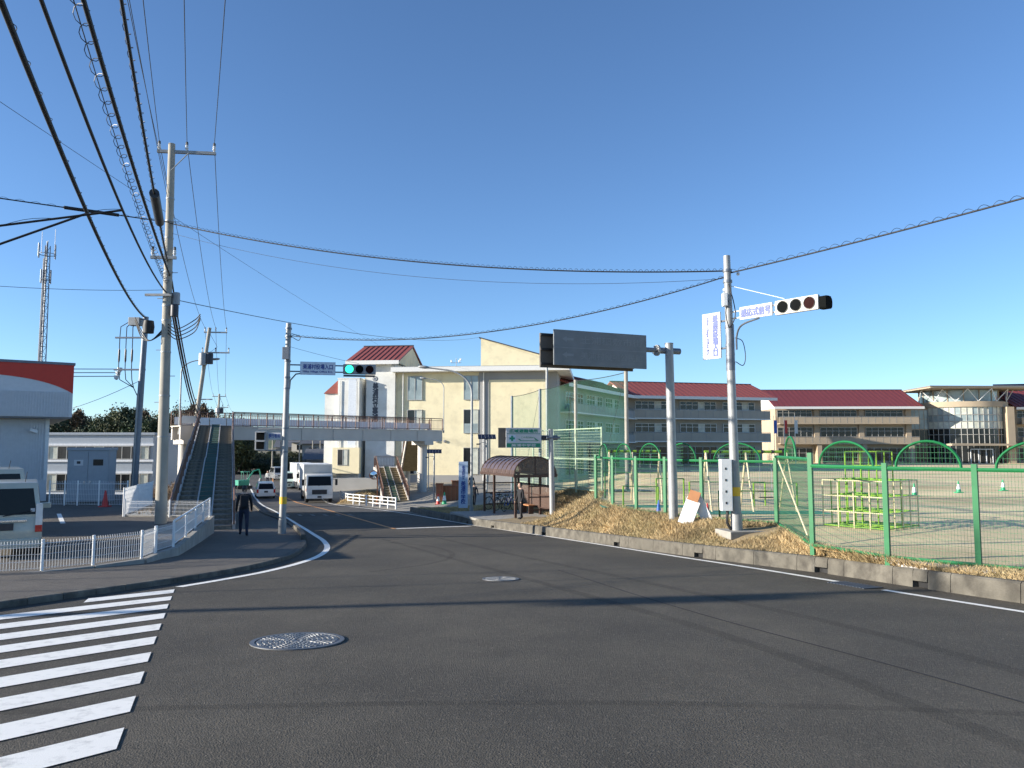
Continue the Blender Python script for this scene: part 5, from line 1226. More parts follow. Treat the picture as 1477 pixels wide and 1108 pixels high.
# ================================================================ SCHOOL APPROACH
street_lamp('tall street lamp with curved arm beside the blue lettered school sign', (P(680,735,44).x,44,vheight(-2.3,44)), 8.2, 2.9, math.pi-.05, .075)
q = P(668,733,45.5); t = thing('school_sign', 'upright white sign with blue school lettering beside the driveway', 'sign', (q.x,45.5,-2.05), .05)
MB().b2(-.27,.27,-.04,.0,.15,2.85).build('panel','sign_pale',t,bevel=.01)
for x in (-.24,.24): MB().b2(x-.025,x+.025,.003,.05,-.2,2.8).build('leg','galv',t)
text('美浦村立','sign_blue',t,(0,-.046,2.22),.17,.80,vertical=True); text('美浦中学校','sign_blue',t,(0,-.046,1.05),.27,1.35,vertical=True,bold=.02)
def solar_lamp(label, u, d, zt, wd):
    q = P(u,700,d); zb_ = yard_z(q.x,d) if d > 47 else vheight(q.x,d); t = thing('solar_lamp', label, 'lamp', (q.x,d,zb_), .1)
    h = zt-zb_; MB().tube((0,0,0),(0,0,h),.06,n=10).build('post','galv',t,40)
    MB().box((0,0,h+.12),(wd,.6,.04),mt=Matrix.Rotation(R(28),3,'X')).build('solar_panel','solar',t)
    k = MB()
    for i in range(6): k.box((-wd/2+wd*i/5,-.01,h+.145),(.012,.6,.01),mt=Matrix.Rotation(R(28),3,'X'))
    k.build('panel_frame','galv',t); MB().path([(0,0,h-.3),(-.3,-.1,h-.25),(-.5,-.1,h-.32)],.02,5).build('lamp_arm','galv',t); MB().box((-.55,-.1,h-.36),(.26,.12,.08)).build('lamp_head','dark_metal',t)
solar_lamp('solar lamp on a thin post left of the evacuation sign', 702, 50, 2.2, 1.15)
solar_lamp('solar lamp on a thin post in front of the footbridge pier', 626, 61, 1.2, 1.15)
def brick_wall(label, u, d, L, h, rz, th=.3):
    q = P(u,700,d); z = yard_z(q.x,d)-.03; t = thing('brick_gate_wall', label, 'wall', (q.x,d,z), rz)
    MB().b2(0,L,.02,th-.02,0,h-.02).build('core','soil',t); rows = int(h/.12); bw = .36
    me = MB().b2(0,bw-.02,0,th,0,.105).mesh('brick',M['brick'])
    for r_ in range(rows):
        x = 0
        while x < L-.1:
            linkmesh('brick',me,t,(x,0,r_*.12),scale=(min(1,(L-x)/bw),1,1)); x += bw
    MB().b2(-.04,L+.04,-.04,th+.04,rows*.12,rows*.12+.07).build('coping','brick',t)
brick_wall('round ended brick gate pillar beside the cones', 629, 60, .55, 1.45, .1, .55)
brick_wall('long orange brick wall at the school gate', 638, 60.6, 1.6, 1.25, .15)
brick_wall('brick wall piece behind the school gate', 652, 62, .55, 1.45, .15, .5)
q = P(632,720,58.5); cone((q.x,q.y,yard_z(q.x,q.y)), .8, 'red', 'red and white cone by the brick gate pillar')
q = P(641,719,58.2); cone((q.x,q.y,yard_z(q.x,q.y)), .9, 'cone_green', 'green and white cone by the brick gate wall')
q = P(544,727,61); zb_ = yard_z(q.x,61); t = thing('traffic_mirror', 'round traffic mirror on an orange post by the tan stairs', 'mirror', (q.x,61,zb_), .2)
MB().tube((0,0,0),(0,0,2.6),.045,n=10).build('post','orange',t,40); MB().lathe([(0,-.02),(.3,.02),(.33,.06),(0,.12)],(-.3,-.05,2.35),20,'y').build('mirror_face','mirror',t,40); MB().lathe([(.3,.0),(.35,.0),(.35,.08),(.3,.08)],(-.3,-.05,2.35),20,'y').build('mirror_rim','orange',t,40)
# guard fence along the right of the road
t = thing('guard_rail', 'white pipe guard rail beside the box truck', 'guard rail', (0,0,0)); gp_ = []
for i in range(12):
    y_ = 55.0+i*1.35; gp_.append(Vector((rrx(y_)+.75,y_,yard_z(rrx(y_)+.75,y_))))
t.location = gp_[0]
for p in gp_: MB().tube(p-Vector((0,0,.1)),p+Vector((0,0,.85)),.055,n=8).build('post','white_metal',t,world=True,smooth=40)
for z in (.3,.55,.8): MB().path([p+Vector((0,0,z)) for p in gp_],.035,6).build('rail','white_metal',t,world=True,smooth=60)
q = P(700,712,66)
# ================================================================ SCHOOL BUILDINGS
def window(parent, x0, x1, z0, z1, y, nx=2, nz=1, pane='glass', fr='frame', dep=.06, bw=.05, panes=None):
    mb = MB().b2(x0,x1,y-dep,y,z0,z0+bw).b2(x0,x1,y-dep,y,z1-bw,z1)
    for i in range(nx+1): x = x0+(x1-x0)*i/nx; a = x if i == 0 else x-bw/2; a = a-bw if i == nx else a; mb.b2(a,a+bw,y-dep+.002,y-.002,z0+bw,z1-bw)
    zt = z0+(z1-z0)*.62
    if nz > 1: mb.b2(x0+bw,x1-bw,y-dep+.004,y-.004,zt-bw/2,zt+bw/2)
    w_ = mb.build('window', fr, parent)
    for i in range(nx):
        a = x0+(x1-x0)*i/nx+.02; b = x0+(x1-x0)*(i+1)/nx-.02; m_ = panes[i % len(panes)] if panes else pane
        MB().quad((a,y-dep*.4,z0+.02),(b,y-dep*.4,z0+.02),(b,y-dep*.4,z1-.02),(a,y-dep*.4,z1-.02)).build('pane', m_, w_)
    return w_
def gable_roof(parent, x0, x1, y0, y1, ze, zrd, mat='roof_red', ribs=1.0, th=.18, fasc='fascia'):
    ym = (y0+y1)/2
    r_ = MB().prism([(x0,y0,ze),(x0,ym,zrd),(x0,y1,ze),(x0,y1,ze-th),(x0,ym,zrd-th),(x0,y0,ze-th)],(x1-x0,0,0)).build('roof',mat,parent)
    k = MB(); x = x0+ribs
    n_ = Vector((0,-(zrd-ze),ym-y0)).normalized()
    while x < x1: 
        a = Vector((x,y0,ze)); b = Vector((x,ym,zrd)); k.add([a,b,b+n_*.06,a+n_*.06,a+Vector((.05,0,0)),b+Vector((.05,0,0)),b+n_*.06+Vector((.05,0,0)),a+n_*.06+Vector((.05,0,0))],[(0,1,2,3),(4,5,6,7),(3,2,6,7),(0,3,7,4),(1,2,6,5)]); x += ribs
    k.build('standing_seams','roof_rib',r_,kind='stuff')
    MB().b2(x0-.03,x1+.03,ym-.15,ym+.15,zrd-.02,zrd+.09).build('ridge_cap','roof_dark',r_)
    MB().b2(x0-.02,x1+.02,y0-.06,y0+.0-.003,ze-.42,ze+.02).build('fascia',fasc,r_)
    return r_
# cream block by the gate
c0 = Vector((-13.28,88,YARD)); angC = math.atan2(-2,17.66)
t = thing('school_building', 'three storey cream school block with white tower behind the footbridge', 'building', c0, angC)
MB().b2(0,17.15,0,14,.8,12.45).build('wall','cream',t)
MB().b2(-.02,17.17,-.03,13.9,-.6,.8).build('plinth','wall_grey',t)
MB().b2(17.15,18.45,.5,13.5,-.5,12.45).build('recess_wall','wall_grey',t)  # shade of this corner recess is put into its grey colour
MB().b2(-.3,19.9,-1.35,14.5,12.45,12.95).build('eaves','fascia',t)
MB().b2(-.2,19.8,-1.3,14.4,12.95,13.02).build('roof_edge','galv',t)
MB().b2(9.62,10.75,-.06,-.003,.8,12.4).build('shade_strip','wall_grey',t)  # painted shade of the projecting part, as a grey slab
MB().b2(10.75,17.15,-.055,-.004,11.55,12.44).build('eaves_shade','wall_grey',t)  # shadow of the eaves painted as a grey band
for x in (10.15,.85): MB().tube((x,-.16,.2),(x,-.16,12.4),.06,n=8).build('drain_pipe','fascia',t)
for z0,z1 in ((9.28,12.05),(5.5,8.2),(.9,3.9)):
    for x0,x1 in ((1.35,3.1),(7.85,9.58)):
        window(t,x0,x1,z0,z1,-.02,2,1,dep=.1,panes=['glass_pale','glass_pale'] if z0 > 9 else ['glass','curtain'],bw=.06)
        if z0 > 4: MB().b2(x0+.02,x1-.02,-.10,-.02,z0+.0,z0+1.1).build('spandrel_glass','glass_pale',t)
for x in (4.8,5.7): MB().lathe([(0,-.12),(.14,-.1),(.16,0)],(x,-.05,4.6),10,'y').build('vent_hood','wall_grey',t,40)
# white tower with the school name
MB().b2(-3.4,-.02,-.45,10,-.4,13.35).build('tower','wall_white',t); MB().b2(-3.45,.0,-.5,10,13.35,13.5).build('tower_coping','fascia',t)
MB().b2(-3.85,-3.42,.6,9,-.4,12.8).build('tower_recess','wall_grey',t)  # grey colour holds the shade of the recess
text('美浦村立美浦小学校','roof_dark',t,(-2.3,-.47,8.0),.64,6.6,vertical=True,bold=.035)
MB().lathe([(.0,-.49),(.22,-.49),(.24,-.47),(.3,-.47)],(-2.35,0,11.75),20,'y').build('emblem','galv_dark',t,40); MB().lathe([(.16,-.5),(.2,-.5)],(-2.35,0,11.75),20,'y').build('emblem_ring','wall_white',t)
MB().b2(-6.45,-3.9,-1.3,9,-.4,11.7).build('stair_block','wall_white',t); MB().b2(-6.5,-3.85,-1.35,9,11.7,11.82).build('stair_coping','fascia',t)
MB().b2(-5.2,-4.3,-1.32,-1.302,.8,11.65).build('stair_shade',nmat('shade_blue',(.62,.66,.70),.7),t)  # bluish strip paints shade onto the white stair block
for x in (-4.15,-6.2): MB().tube((x,-1.42,.2),(x,-1.42,11.5),.05,n=8).build('drain_pipe','fascia',t)
MB().b2(-8.15,-6.47,-.8,9,-.4,10.05).build('low_wing','wall_white',t)
MB().b2(-6.7,-3.6,-2.0,-1.305,1.0,3.9).build('bay','cream',t); window(t,-6.1,-4.9,1.9,3.7,-2.0,2,1,panes=['glass','curtain'])
MB().b2(-6.9,1.0,-4.5,-2.02,-1.2,.55).build('terrace_wall','wall_grey',t); MB().b2(-9,-6.95,-4.2,-1,-1.6,1.2).build('annex','wall_grey',t); MB().b2(-8.4,-7.2,-4.22,-4.201,.2,.9).build('annex_opening','black',t)
MB().prism([(-8.25,-1.0,10.05),(-6.47,-1.0,11.65),(-6.47,-1.0,10.05)],(0,9,0)).build('low_roof','roof_red',t)
g_ = gable_roof(t,-5.6,.6,-1.3,12.5,13.75,16.3,ribs=.62); MB().prism([(.45,-1.0,13.5),(.45,5.6,16.1),(.45,12.2,13.5)],(-5.9,0,0)).build('gable_wall','cream',t)
MB().prism([(9.62,1.2,13.0),(9.62,1.2,16.5),(17.6,1.2,14.1),(17.6,1.2,13.0)],(0,6,0)).build('penthouse','cream',t); MB().prism([(9.4,1.0,16.5),(9.4,1.0,16.62),(17.9,1.0,14.16),(17.9,1.0,14.02)],(0,6.4,0)).build('penthouse_roof','roof_dark',t)
wst = P(658,520,89); q = thing('weather_mast','small weather mast with sensors on the cream school roof','mast',(wst.x,89,10.72)); MB().tube((0,0,0),(0,0,1.25),.03).build('mast','galv',q); MB().tube((-.6,0,.7),(.6,0,.7),.025).build('crossbar','galv',q)
for x,z in ((-.55,.75),(.5,.95),(.35,.75)): MB().lathe([(0,0),(.09,.02),(.09,.25),(0,.3)],(x,0,z),8).build('sensor','white_metal',q,40)
# wings with balconies
def balcony_block(label, loc, ang, L, dep, H, rows, bands, wallm, parm, eave=2.0, ridge=3.0, pan=3, cols=None, ground=True, panes=None, xo=(0,0), roofm='roof_red'):
    t = thing('school_building', label, 'building', loc, ang)
    MB().b2(0,L,0,dep,-1.0,H-.15).build('wall',wallm,t)
    for (wz0,wz1,bz0,bz1) in rows:
        MB().b2(.3,L+.6,-1.55,-1.4,bz0+.02,bz1).build('parapet',parm,t); MB().b2(.3,L+.6,-1.6,-.003,bz0-.14,bz0+.02).build('balcony_slab','fascia' if parm != 'wall_tan' else parm,t)
        MB().b2(L+.45,L+.6,-1.4,-.003,bz0+.02,bz1).build('parapet_return',parm,t)
        j = MB(); x = 1.0
        while x < L: j.b2(x-.02,x+.02,-1.57,-1.552,bz0+.05,bz1-.02); x += 1.25
        j.build('parapet_joints','wall_grey',t,kind='stuff')
        MB().tube((.3,-1.48,bz1+.12),(L+.6,-1.48,bz1+.12),.03,n=6).build('parapet_rail','frame',t)
        for a,b in bands: window(t,a,b,wz0,wz1,-.02,max(2,round((b-a)/1.05)),2,bw=.07,dep=.1,fr='frame' if wallm == 'wall_tan' else 'fascia',panes=panes or ['glass','glass','glass','curtain','glass','glass','glass'])
    if ground:
        bz = rows[-1][2]
        for a,b in bands: window(t,a,b,.2,bz-.8,-.02,max(2,round((b-a)/1.3)),2,bw=.07,dep=.1,fr='frame')
    for x in (cols or []):
        MB().b2(x-.4,x+.4,-1.42 if cols else -.4,-.004,-1.0,rows[-1][2]-.2).build('column',wallm,t); MB().b2(x-.45,x+.45,-.35,-.004,rows[-1][3],H-.2).build('pilaster',wallm,t)
    r_ = gable_roof(t,-.6+xo[0],L+1.6+xo[1],-eave,dep+1,H,H+ridge,roofm,.9)
    MB().prism([(0.02,.02,H-.16),(.02,dep/2-.4,H+ridge-.5),(.02,dep-.02,H-.16)],(L-.04,0,0)).build('gable_wall','wall_white',t)
    return t
balcony_block('long grey school wing with balconies seen through the ball net', (5.6,92.5,-2.0), math.atan2(24,11.9), 26.0, 9, 11.3, [(8.9,10.5,7.9,9.0),(5.6,7.0,4.4,5.5)], [(2,8),(9.3,15.3),(16.6,22.5)], 'wall_grey','wall_grey',1.6,2.2)
balcony_block('three storey grey school block with red roof behind the swings', (17.4,116,-1.2), math.atan2(5.6,22), 22.7, 12, 10.5, [(8.5,9.85,7.2,8.45),(5.08,6.45,3.74,5.0)], [(1.2,7.6),(8.6,14.8),(15.9,21.5)], 'wall_warm','wall_warm',2.0,2.7)
balcony_block('three storey tan school block with dark red roof left of the glass rotunda', (47.9,140,-1.1), R(-1.5), 24.4, 14, 10.0, [(8.13,9.45,7.0,8.1),(4.6,6.3,3.4,4.5)], [(.3,6.6),(8.0,14.6),(16.1,22.9)], 'wall_tan','wall_tan',1.6,3.6,cols=(7.3,15.3,23.7),panes=['glass'],roofm='roof_maroon')
# glass rotunda
hc = Vector((P(1385,640,146).x,146,-1.1)); t = thing('glass_rotunda', 'round glass entrance hall with flat oversailing roof at the school', 'building', hc, 0)
RR = 7.6
def ringpt(a, r, z): return (r*math.sin(a), -r*math.cos(a), z)
NC = 22; a0, a1 = -1.35, 1.35
MB().lathe([(RR-.25,-.8),(RR-.25,10.5)],n=48).build('inner_wall','black',t,40)
for i in range(NC):
    b0 = a0+(a1-a0)*i/NC; b1 = a0+(a1-a0)*(i+1)/NC
    for (z0,z1,m_) in ((.1,3.0,'glass'),(3.4,5.0,'glass'),(5.0,6.1,'glass'),(6.1,7.4,'curtain'),(7.4,8.6,'glass_pale'),(8.6,10.0,'curtain' if i % 3 else 'glass_pale')):
        MB().quad(ringpt(b0+.006,RR,z0),ringpt(b1-.006,RR,z0),ringpt(b1-.006,RR,z1),ringpt(b0+.006,RR,z1)).build('pane',m_,t)
for i in range(NC+1): b = a0+(a1-a0)*i/NC; MB().tube(ringpt(b,RR+.05,-.8),ringpt(b,RR+.05,10.1),.06,n=5).build('mullion','frame',t)
for z in (3.2,5.0,6.1,7.4,8.6): MB().path([ringpt(b,RR+.07,z) for b in np.linspace(a0,a1,40)],.06 if z != 3.2 else .2,5).build('transom','frame' if z != 3.2 else 'wall_tan',t)
MB().lathe([(RR-.2,10.0),(RR+.35,10.0),(RR+.35,11.0),(RR-.2,11.0)],n=48).build('ring_beam','wall_tan',t,40)
MB().lathe([(RR-1.0,11.0),(RR-1.0,13.2)],n=48).build('clerestory','glass_pale',t,40)
for i in range(16): b = 2*math.pi*i/16; MB().tube(ringpt(b,RR-.95,11),ringpt(b,RR-.95,13.2),.1,n=5).build('drum_post','wall_tan',t)
for i in range(14):
    b = -1.5+3.0*i/13; c = b+(.115 if i % 2 == 0 else -.115); MB().tube(ringpt(b,RR+.2,11.0) if i % 2 == 0 else ringpt(b,RR+1.2,13.2),ringpt(b+.23,RR+1.2,13.2) if i % 2 == 0 else ringpt(b+.23,RR+.2,11.0),.07,n=6).build('strut','white_metal',t)
MB().prism([(-10.3,-9.4,13.25),(10.3,-8.6,13.25),(9.2,5,13.3),(-9.2,5,13.3)],(0,0,.28)).build('roof_slab','wall_tan',t)
MB().prism([(-10.45,-9.55,13.54),(10.45,-8.75,13.54),(9.3,5.1,13.54),(-9.3,5.1,13.54)],(0,0,.14)).build('roof_edge','galv',t)
for sx,x0,x1 in ((-1,-11.5,-6.2),(1,6.0,11.0)):
    MB().b2(x0,x1,-2.4,6,-.8,10.2).build('link_wall','wall_tan',t)
    for i in range(6):
        for z0,z1,m_ in ((.1,3.0,'glass'),(3.4,5.9,'glass'),(6.1,7.9,'glass_pale'),(8.0,9.6,'curtain' if sx > 0 else 'glass_pale')):
            a = x0+(x1-x0)*i/6+.06; b = x0+(x1-x0)*(i+1)/6-.06; MB().quad((a,-2.44,z0),(b,-2.44,z0),(b,-2.44,z1),(a,-2.44,z1)).build('pane',m_,t)
MB().b2(4.3,5.6,-7.6,-6.4,-.8,10.0).build('column','wall_tan',t); MB().b2(-7,6,-9.6,-7.8,3.0,3.35).build('canopy','wall_tan',t)
fr_ = MB().b2(-3.0,1.0,-8.3,-8.2,2.3,2.45); 
for x in (-3,-1.6,-.2,.95): fr_.b2(x-.06,x+.06,-8.3,-8.2,-.8,2.3)
fr_.build('entrance_frame','white_metal',t)
balcony_block('tan school block with red roof right of the glass rotunda', (P(1462,640,142).x+.5,142,-1.1), R(-2), 26, 14, 10.0, [(8.13,9.45,7.0,8.1),(4.6,6.3,3.4,4.5)], [(.3,6.6),(8.0,14.6)], 'wall_tan','wall_tan',1.6,3.6,panes=['glass'],roofm='roof_maroon')
sarr = thing('roof_solar_array','dark solar array on a frame on the school roof beside the rotunda','solar panel',(P(1466,570,149).x,149,11.2),R(-15)); MB().box((0,0,1.4),(7,.15,4.2),mt=Matrix.Rotation(R(-50),3,'X')).build("panel","solar",sarr)
for x in (-2.5,2.5): MB().tube((x,.8,-.6),(x,.8,1.6),.1).build("prop","galv",sarr)
# flag poles
for k,u in enumerate((1117,1132,1147)):
    q = P(u,640,128); tt_ = thing('flagpole', ['flagpole with a blue white banner before the tan school block','flagpole with a white and red flag before the tan school block','flagpole with a pale flag before the tan school block'][k], 'flagpole', (q.x,128,-1.3))
    MB().tube((0,0,0),(0,0,8.2),.06,.035,n=8).build('pole','white_metal',tt_,40); MB().b2(.04,.5,-.01,.01,5.2,7.4).build('flag',('blue','red','cloth_white')[k],tt_)
# dark vehicles / racks at the school front
LB = 'dark bicycle standing against the school front behind the playground'
for k,(u,d) in enumerate(((1190,133),(1208,133),(1215,133.5),(1290,134),(1304,134))):
    q = P(u,660,d); bb_ = bicycle(LB,(q.x,d,play_z(q.x,d)),R(60+20*k)); bb_['group'] = 'bicycles at the school front'; bb_.scale = (1.3,)*3
# ================================================================ BACKGROUND LEFT
q0 = P(92,640,66); ang = R(2)
t = thing('office_building','pale blue grey two storey office with ribbon windows behind the store','building',(q0.x-4,66,-5.3),ang)
Lw = (P(218,640,66).x-q0.x)+4
MB().b2(0,Lw,0,12,0,8.0).build('wall','office',t)
for z in (7.0,3.45,.0): pass
for z0,z1 in ((7.07,7.25),(5.70,5.88),(4.70,4.88),(2.9,3.1)): MB().b2(-.1,Lw+.1,-.12,-.003,z0,z1).build('band','office_white',t)
for z0,z1 in ((5.9,7.05),(3.2,4.68)): window(t,.4,Lw-.25,z0,z1,-.02,14,1,dep=.1,fr='frame',bw=.06,panes=['glass','glass','glass','curtain','glass'])
MB().b2(-.15,Lw+.15,-.15,12.1,8.0,8.2).build('parapet','office',t)
# mobile phone mast
q = P(60,520,120); t = thing('phone_mast','slim lattice mobile phone mast rising behind the store','mast',(q.x,120,-5)); H = 39.5
for k in range(3):
    a = k*2.094+.4; MB().tube((.75*math.cos(a),.75*math.sin(a),0),(.42*math.cos(a),.42*math.sin(a),H-1),.10,.07,n=6).build('leg','galv_dark',t)
br = MB(); z = 0
while z < H-2.2:
    for k in range(3):
        a = k*2.094+.4; b = a+2.094; r0 = .75-.33*z/H; r1 = .75-.33*(z+1.6)/H; br.tube((r0*math.cos(a),r0*math.sin(a),z),(r1*math.cos(b),r1*math.sin(b),z+1.6),.035,n=4); br.tube((r0*math.cos(a),r0*math.sin(a),z),(r0*math.cos(b),r0*math.sin(b),z),.03,n=4)
    z += 1.6
br.build('lattice','galv_dark',t); MB().tube((0,0,0),(0,0,H-.3),.12,n=8).build('core','galv_dark',t); MB().tube((-.6,0,0),(-.45,0,H-3),.09,n=6).build('cable_ladder','dark_metal',t)
for z,r in ((H-6.5,.75),(H-2.4,1.3)):
    MB().lathe([(r-.1,z),(r,z),(r,z+.08),(r-.1,z+.08)],n=14).build('platform','galv_dark',t)
    for k in range(6): a = k*1.047; MB().b2(-.09,.09,-.06,.06,z-.5,z+1.6).xf(Matrix.Translation((r*math.cos(a),r*math.sin(a),0)) @ Matrix.Rotation(a,4,'Z')).build('antenna','galv_dark',t)
for x,h in ((-.9,2.6),(1.2,3.0),(.1,1.2)): MB().tube((x,0,H-2.3),(x,0,H-2.3+h+1),.04,n=5).build('whip_aerial','galv_dark',t)
# trees
def leaf_mesh(name, shape, n, size, mat, seed):
    r_ = np.random.default_rng(seed); vs = np.zeros((n*4,3)); 
    cl = r_.normal(0,1,(46,3)); cl /= np.linalg.norm(cl,axis=1)[:,None]; cl *= r_.uniform(.35,1.0,(46,1))**.6
    if shape == 'cone':
        h = r_.uniform(0,1,46)**1.3; an = r_.uniform(0,6.28,46); cl = np.stack([np.cos(an)*(1-h)*.9,np.sin(an)*(1-h)*.9,h*2-1],1)
    k = r_.integers(0,46,n); p = cl[k]*np.array([1,1,1])+r_.normal(0,.14,(n,3))*(1 if shape != 'cone' else .6)
    u = r_.normal(0,1,(n,3)); u /= np.linalg.norm(u,axis=1)[:,None]; v = np.cross(u, r_.normal(0,1,(n,3))); v /= np.linalg.norm(v,axis=1)[:,None]
    s = size*r_.uniform(.5,1.3,(n,1))
    for i,(a,b) in enumerate(((-1,-.6),(1,-.6),(.8,.6),(-.8,.6))): vs[i::4] = p+u*s*a+v*s*b
    me = bpy.data.meshes.new(name); me.from_pydata(vs.tolist(),[],[(4*i,4*i+1,4*i+2,4*i+3) for i in range(n)]); me.materials.append(M[mat]); return me
CR = [leaf_mesh('crown','ball',9000,.034,'leaf_dark',1),leaf_mesh('crown','cone',8000,.032,'leaf_brown',2),leaf_mesh('crown','ball',9000,.036,'leaf_olive',3),leaf_mesh('crown','cone',8000,.032,'leaf_dark',4),leaf_mesh('crown','ball',3500,.03,'leaf_dry',5)]
def trunk_mesh():
    mb = MB().tube((0,0,-.05),(0.02,0,.8),.035,.012,n=7)
    for k in range(6): a = k*1.05; z = .3+.07*k; mb.tube((.01,0,z),(.22*math.cos(a),.22*math.sin(a),z+.22),.012,.004,n=5)
    return mb.mesh('trunk',M['bark'],40)
TM = trunk_mesh()
def tree(label, loc, h, wd, kind, group=None, name='tree'):
    t = thing(name, label, 'tree' if h > 3 else 'shrub', loc, rng.uniform(0,6), group)
    linkmesh('trunk',TM,t,scale=(h*.8,h*.8,h)); lo = .30 if kind not in (1,3) else .18
    linkmesh('crown',CR[kind],t,(0,0,h*(lo+(1-lo)/2)),scale=(wd/2,wd/2,h*(1-lo)/2*.95))
    return t
NM = {0:'dark evergreen tree in the wood behind the office',1:'reddish brown conifer in the wood behind the office',2:'olive green tree in the wood behind the office',3:'dark pointed conifer in the wood behind the office',4:'bare twiggy tree'}
for i,u in enumerate(range(84,345,11)):
    for d in (122,140):
        kind = (0,1,0,3,0,2,1,0)[(i*3+(d > 130)*5) % 8]; uu = u+rng.uniform(-6,6); q = P(uu,640,d)
        vt = float(np.interp(uu,[84,120,180,220,260,300,345],[598,603,594,600,592,594,606]))+rng.uniform(-6,8)
        top_ = P(uu,vt,d).z; zb_ = -6.5; tree(NM[kind],(q.x,d,zb_),top_-zb_,rng.uniform(6,9.5),kind,'wood behind the office')
for i,(u,d,vt,kind,wd) in enumerate(((375,150,655,0,9),(392,165,650,3,7),(410,160,662,0,9),(428,168,652,2,10),(446,180,656,0,9),(460,185,648,0,8),(400,130,672,2,7),(382,125,668,0,7),(432,140,668,2,8),(358,130,650,0,8))):
    q = P(u,640,d); zb_ = -3.4; tree('roundish tree beyond the bend of the road' if kind != 3 else 'pointed conifer beyond the bend of the road',(q.x,d,zb_),max(3.2,P(u,vt,d).z-zb_),wd,kind,'trees beyond the bend')
for u,d,vt,wd in ((262,62,668,3.2),(250,58,676,2.6),(272,66,662,3.0),(240,64,672,3.0),(228,52,700,2.4),(205,50,702,2.4)):
    q = P(u,640,d); zb_ = zground(q.x,d)-.1; tree('dry brown shrub below the footbridge stairs',(q.x,d,zb_),max(.9,min(2.9,P(u,vt,d).z-zb_)),wd,4,'dry shrubs by the stairs','shrub')
# low stone wall / bank between lot and office, houses
def house(label, u, d, wd, dp, h, rz, zb_, roof='tile_grey'):
    q = P(u,660,d); t = thing('house', label, 'house', (q.x,d,zb_), rz)
    MB().b2(-wd/2,wd/2,0,dp,0,h).build('wall','house_wall',t); MB().prism([(-wd/2-.6,-.7,h-.1),(-wd/2-.6,dp/2,h+dp*.28),(-wd/2-.6,dp+.7,h-.1)],(wd+1.2,0,0)).build('roof',roof,t)
    MB().b2(-wd/2-.5,wd/2+.5,-1.0,-.003,2.6,2.75).build('canopy',roof,t)
    for x in (-wd*.28,wd*.22):
        for z in ((.9,2.2),(3.6,4.8)) if h > 5 else ((.9,2.2),): window(t,x-.8,x+.8,z[0],z[1],-.02,2,1)
house('two storey house with grey tiled roof beyond the box truck',470,150,9,7,5.6,.2,-3.2)
house('dark roofed house partly hidden by trees beyond the road bend',448,175,9,7,5.4,-.1,-2.6)
house('low grey roofed house below the wooded hill',427,195,10,7,3.2,.1,-1.5)
house('long low house beside the white school wing',482,128,9,6,3.0,.1,-3.3)
for k,(u,d) in enumerate(((393,118),(432,122),(405,126),(451,132),(462,140))):
    q = P(u,650,d); t = thing('utility_pole','slim distant utility pole beyond the footbridge',"utility pole",(q.x,d,-3.4),0,'slim poles beyond the bridge'); MB().tube((0,0,0),(0,0,7.0+k*.3),.13,.09,n=8).build('shaft','pole_concrete',t,40); MB().b2(-.7,.7,-.05,.05,6.2,6.3).build('crossarm','galv',t)
# hills on the horizon
mb = MB(); n = 90; vs = []
for i in range(n+1):
    x = -2600+3200*i/n; h = 62+26*math.sin(i*.31)+14*math.sin(i*.83+1)+8*math.sin(i*1.9)
    vs += [(x,3600,-10),(x,3650+40*math.sin(i),h*.75),(x,3900,h),(x,4300,-10)]
mb.add(vs,[(4*i+k,4*i+4+k,4*i+5+k,4*i+1+k) for i in range(n) for k in range(3)]); struct(mb.build('hills','hill',smooth=60,fixn=False))
# dry bank to the left of the school ramp
mb = MB(); vs = []; NB = 10
def bank_z(x, y): return yard_z(x,y)+.05+.8*max(0,1-((x+12.9)/1.7)**2)*max(0,1-((y-68)/4.5)**2)
for j in range(NB+1):
    for i in range(NB+1): x = -14.6+3.4*i/NB; y = 63.5+9*j/NB; vs.append((x,y,bank_z(x,y)-.06))
mb.add(vs,[(j*(NB+1)+i,j*(NB+1)+i+1,(j+1)*(NB+1)+i+1,(j+1)*(NB+1)+i) for j in range(NB) for i in range(NB)]); struct(mb.build('bank','soil',smooth=60,fixn=False))
mb = MB()
for _ in range(3000):
    x = rng.uniform(-14.4,-11.4); y = rng.uniform(63.8,72.3); z = bank_z(x,y)-.07; a = rng.uniform(0,6.28); b = rng.uniform(0,6.28); h = rng.uniform(.08,.25); c = math.cos(a)*.03; s = math.sin(a)*.03
    i = len(mb.v); mb.v += [(x-c,y-s,z),(x+c,y+s,z),(x+math.cos(b)*h,y+math.sin(b)*h,z+h)]; mb.f.append((i,i+1,i+2))
o = mb.build('dry_grass','dry_grass',fixn=False); o['kind'] = 'stuff'
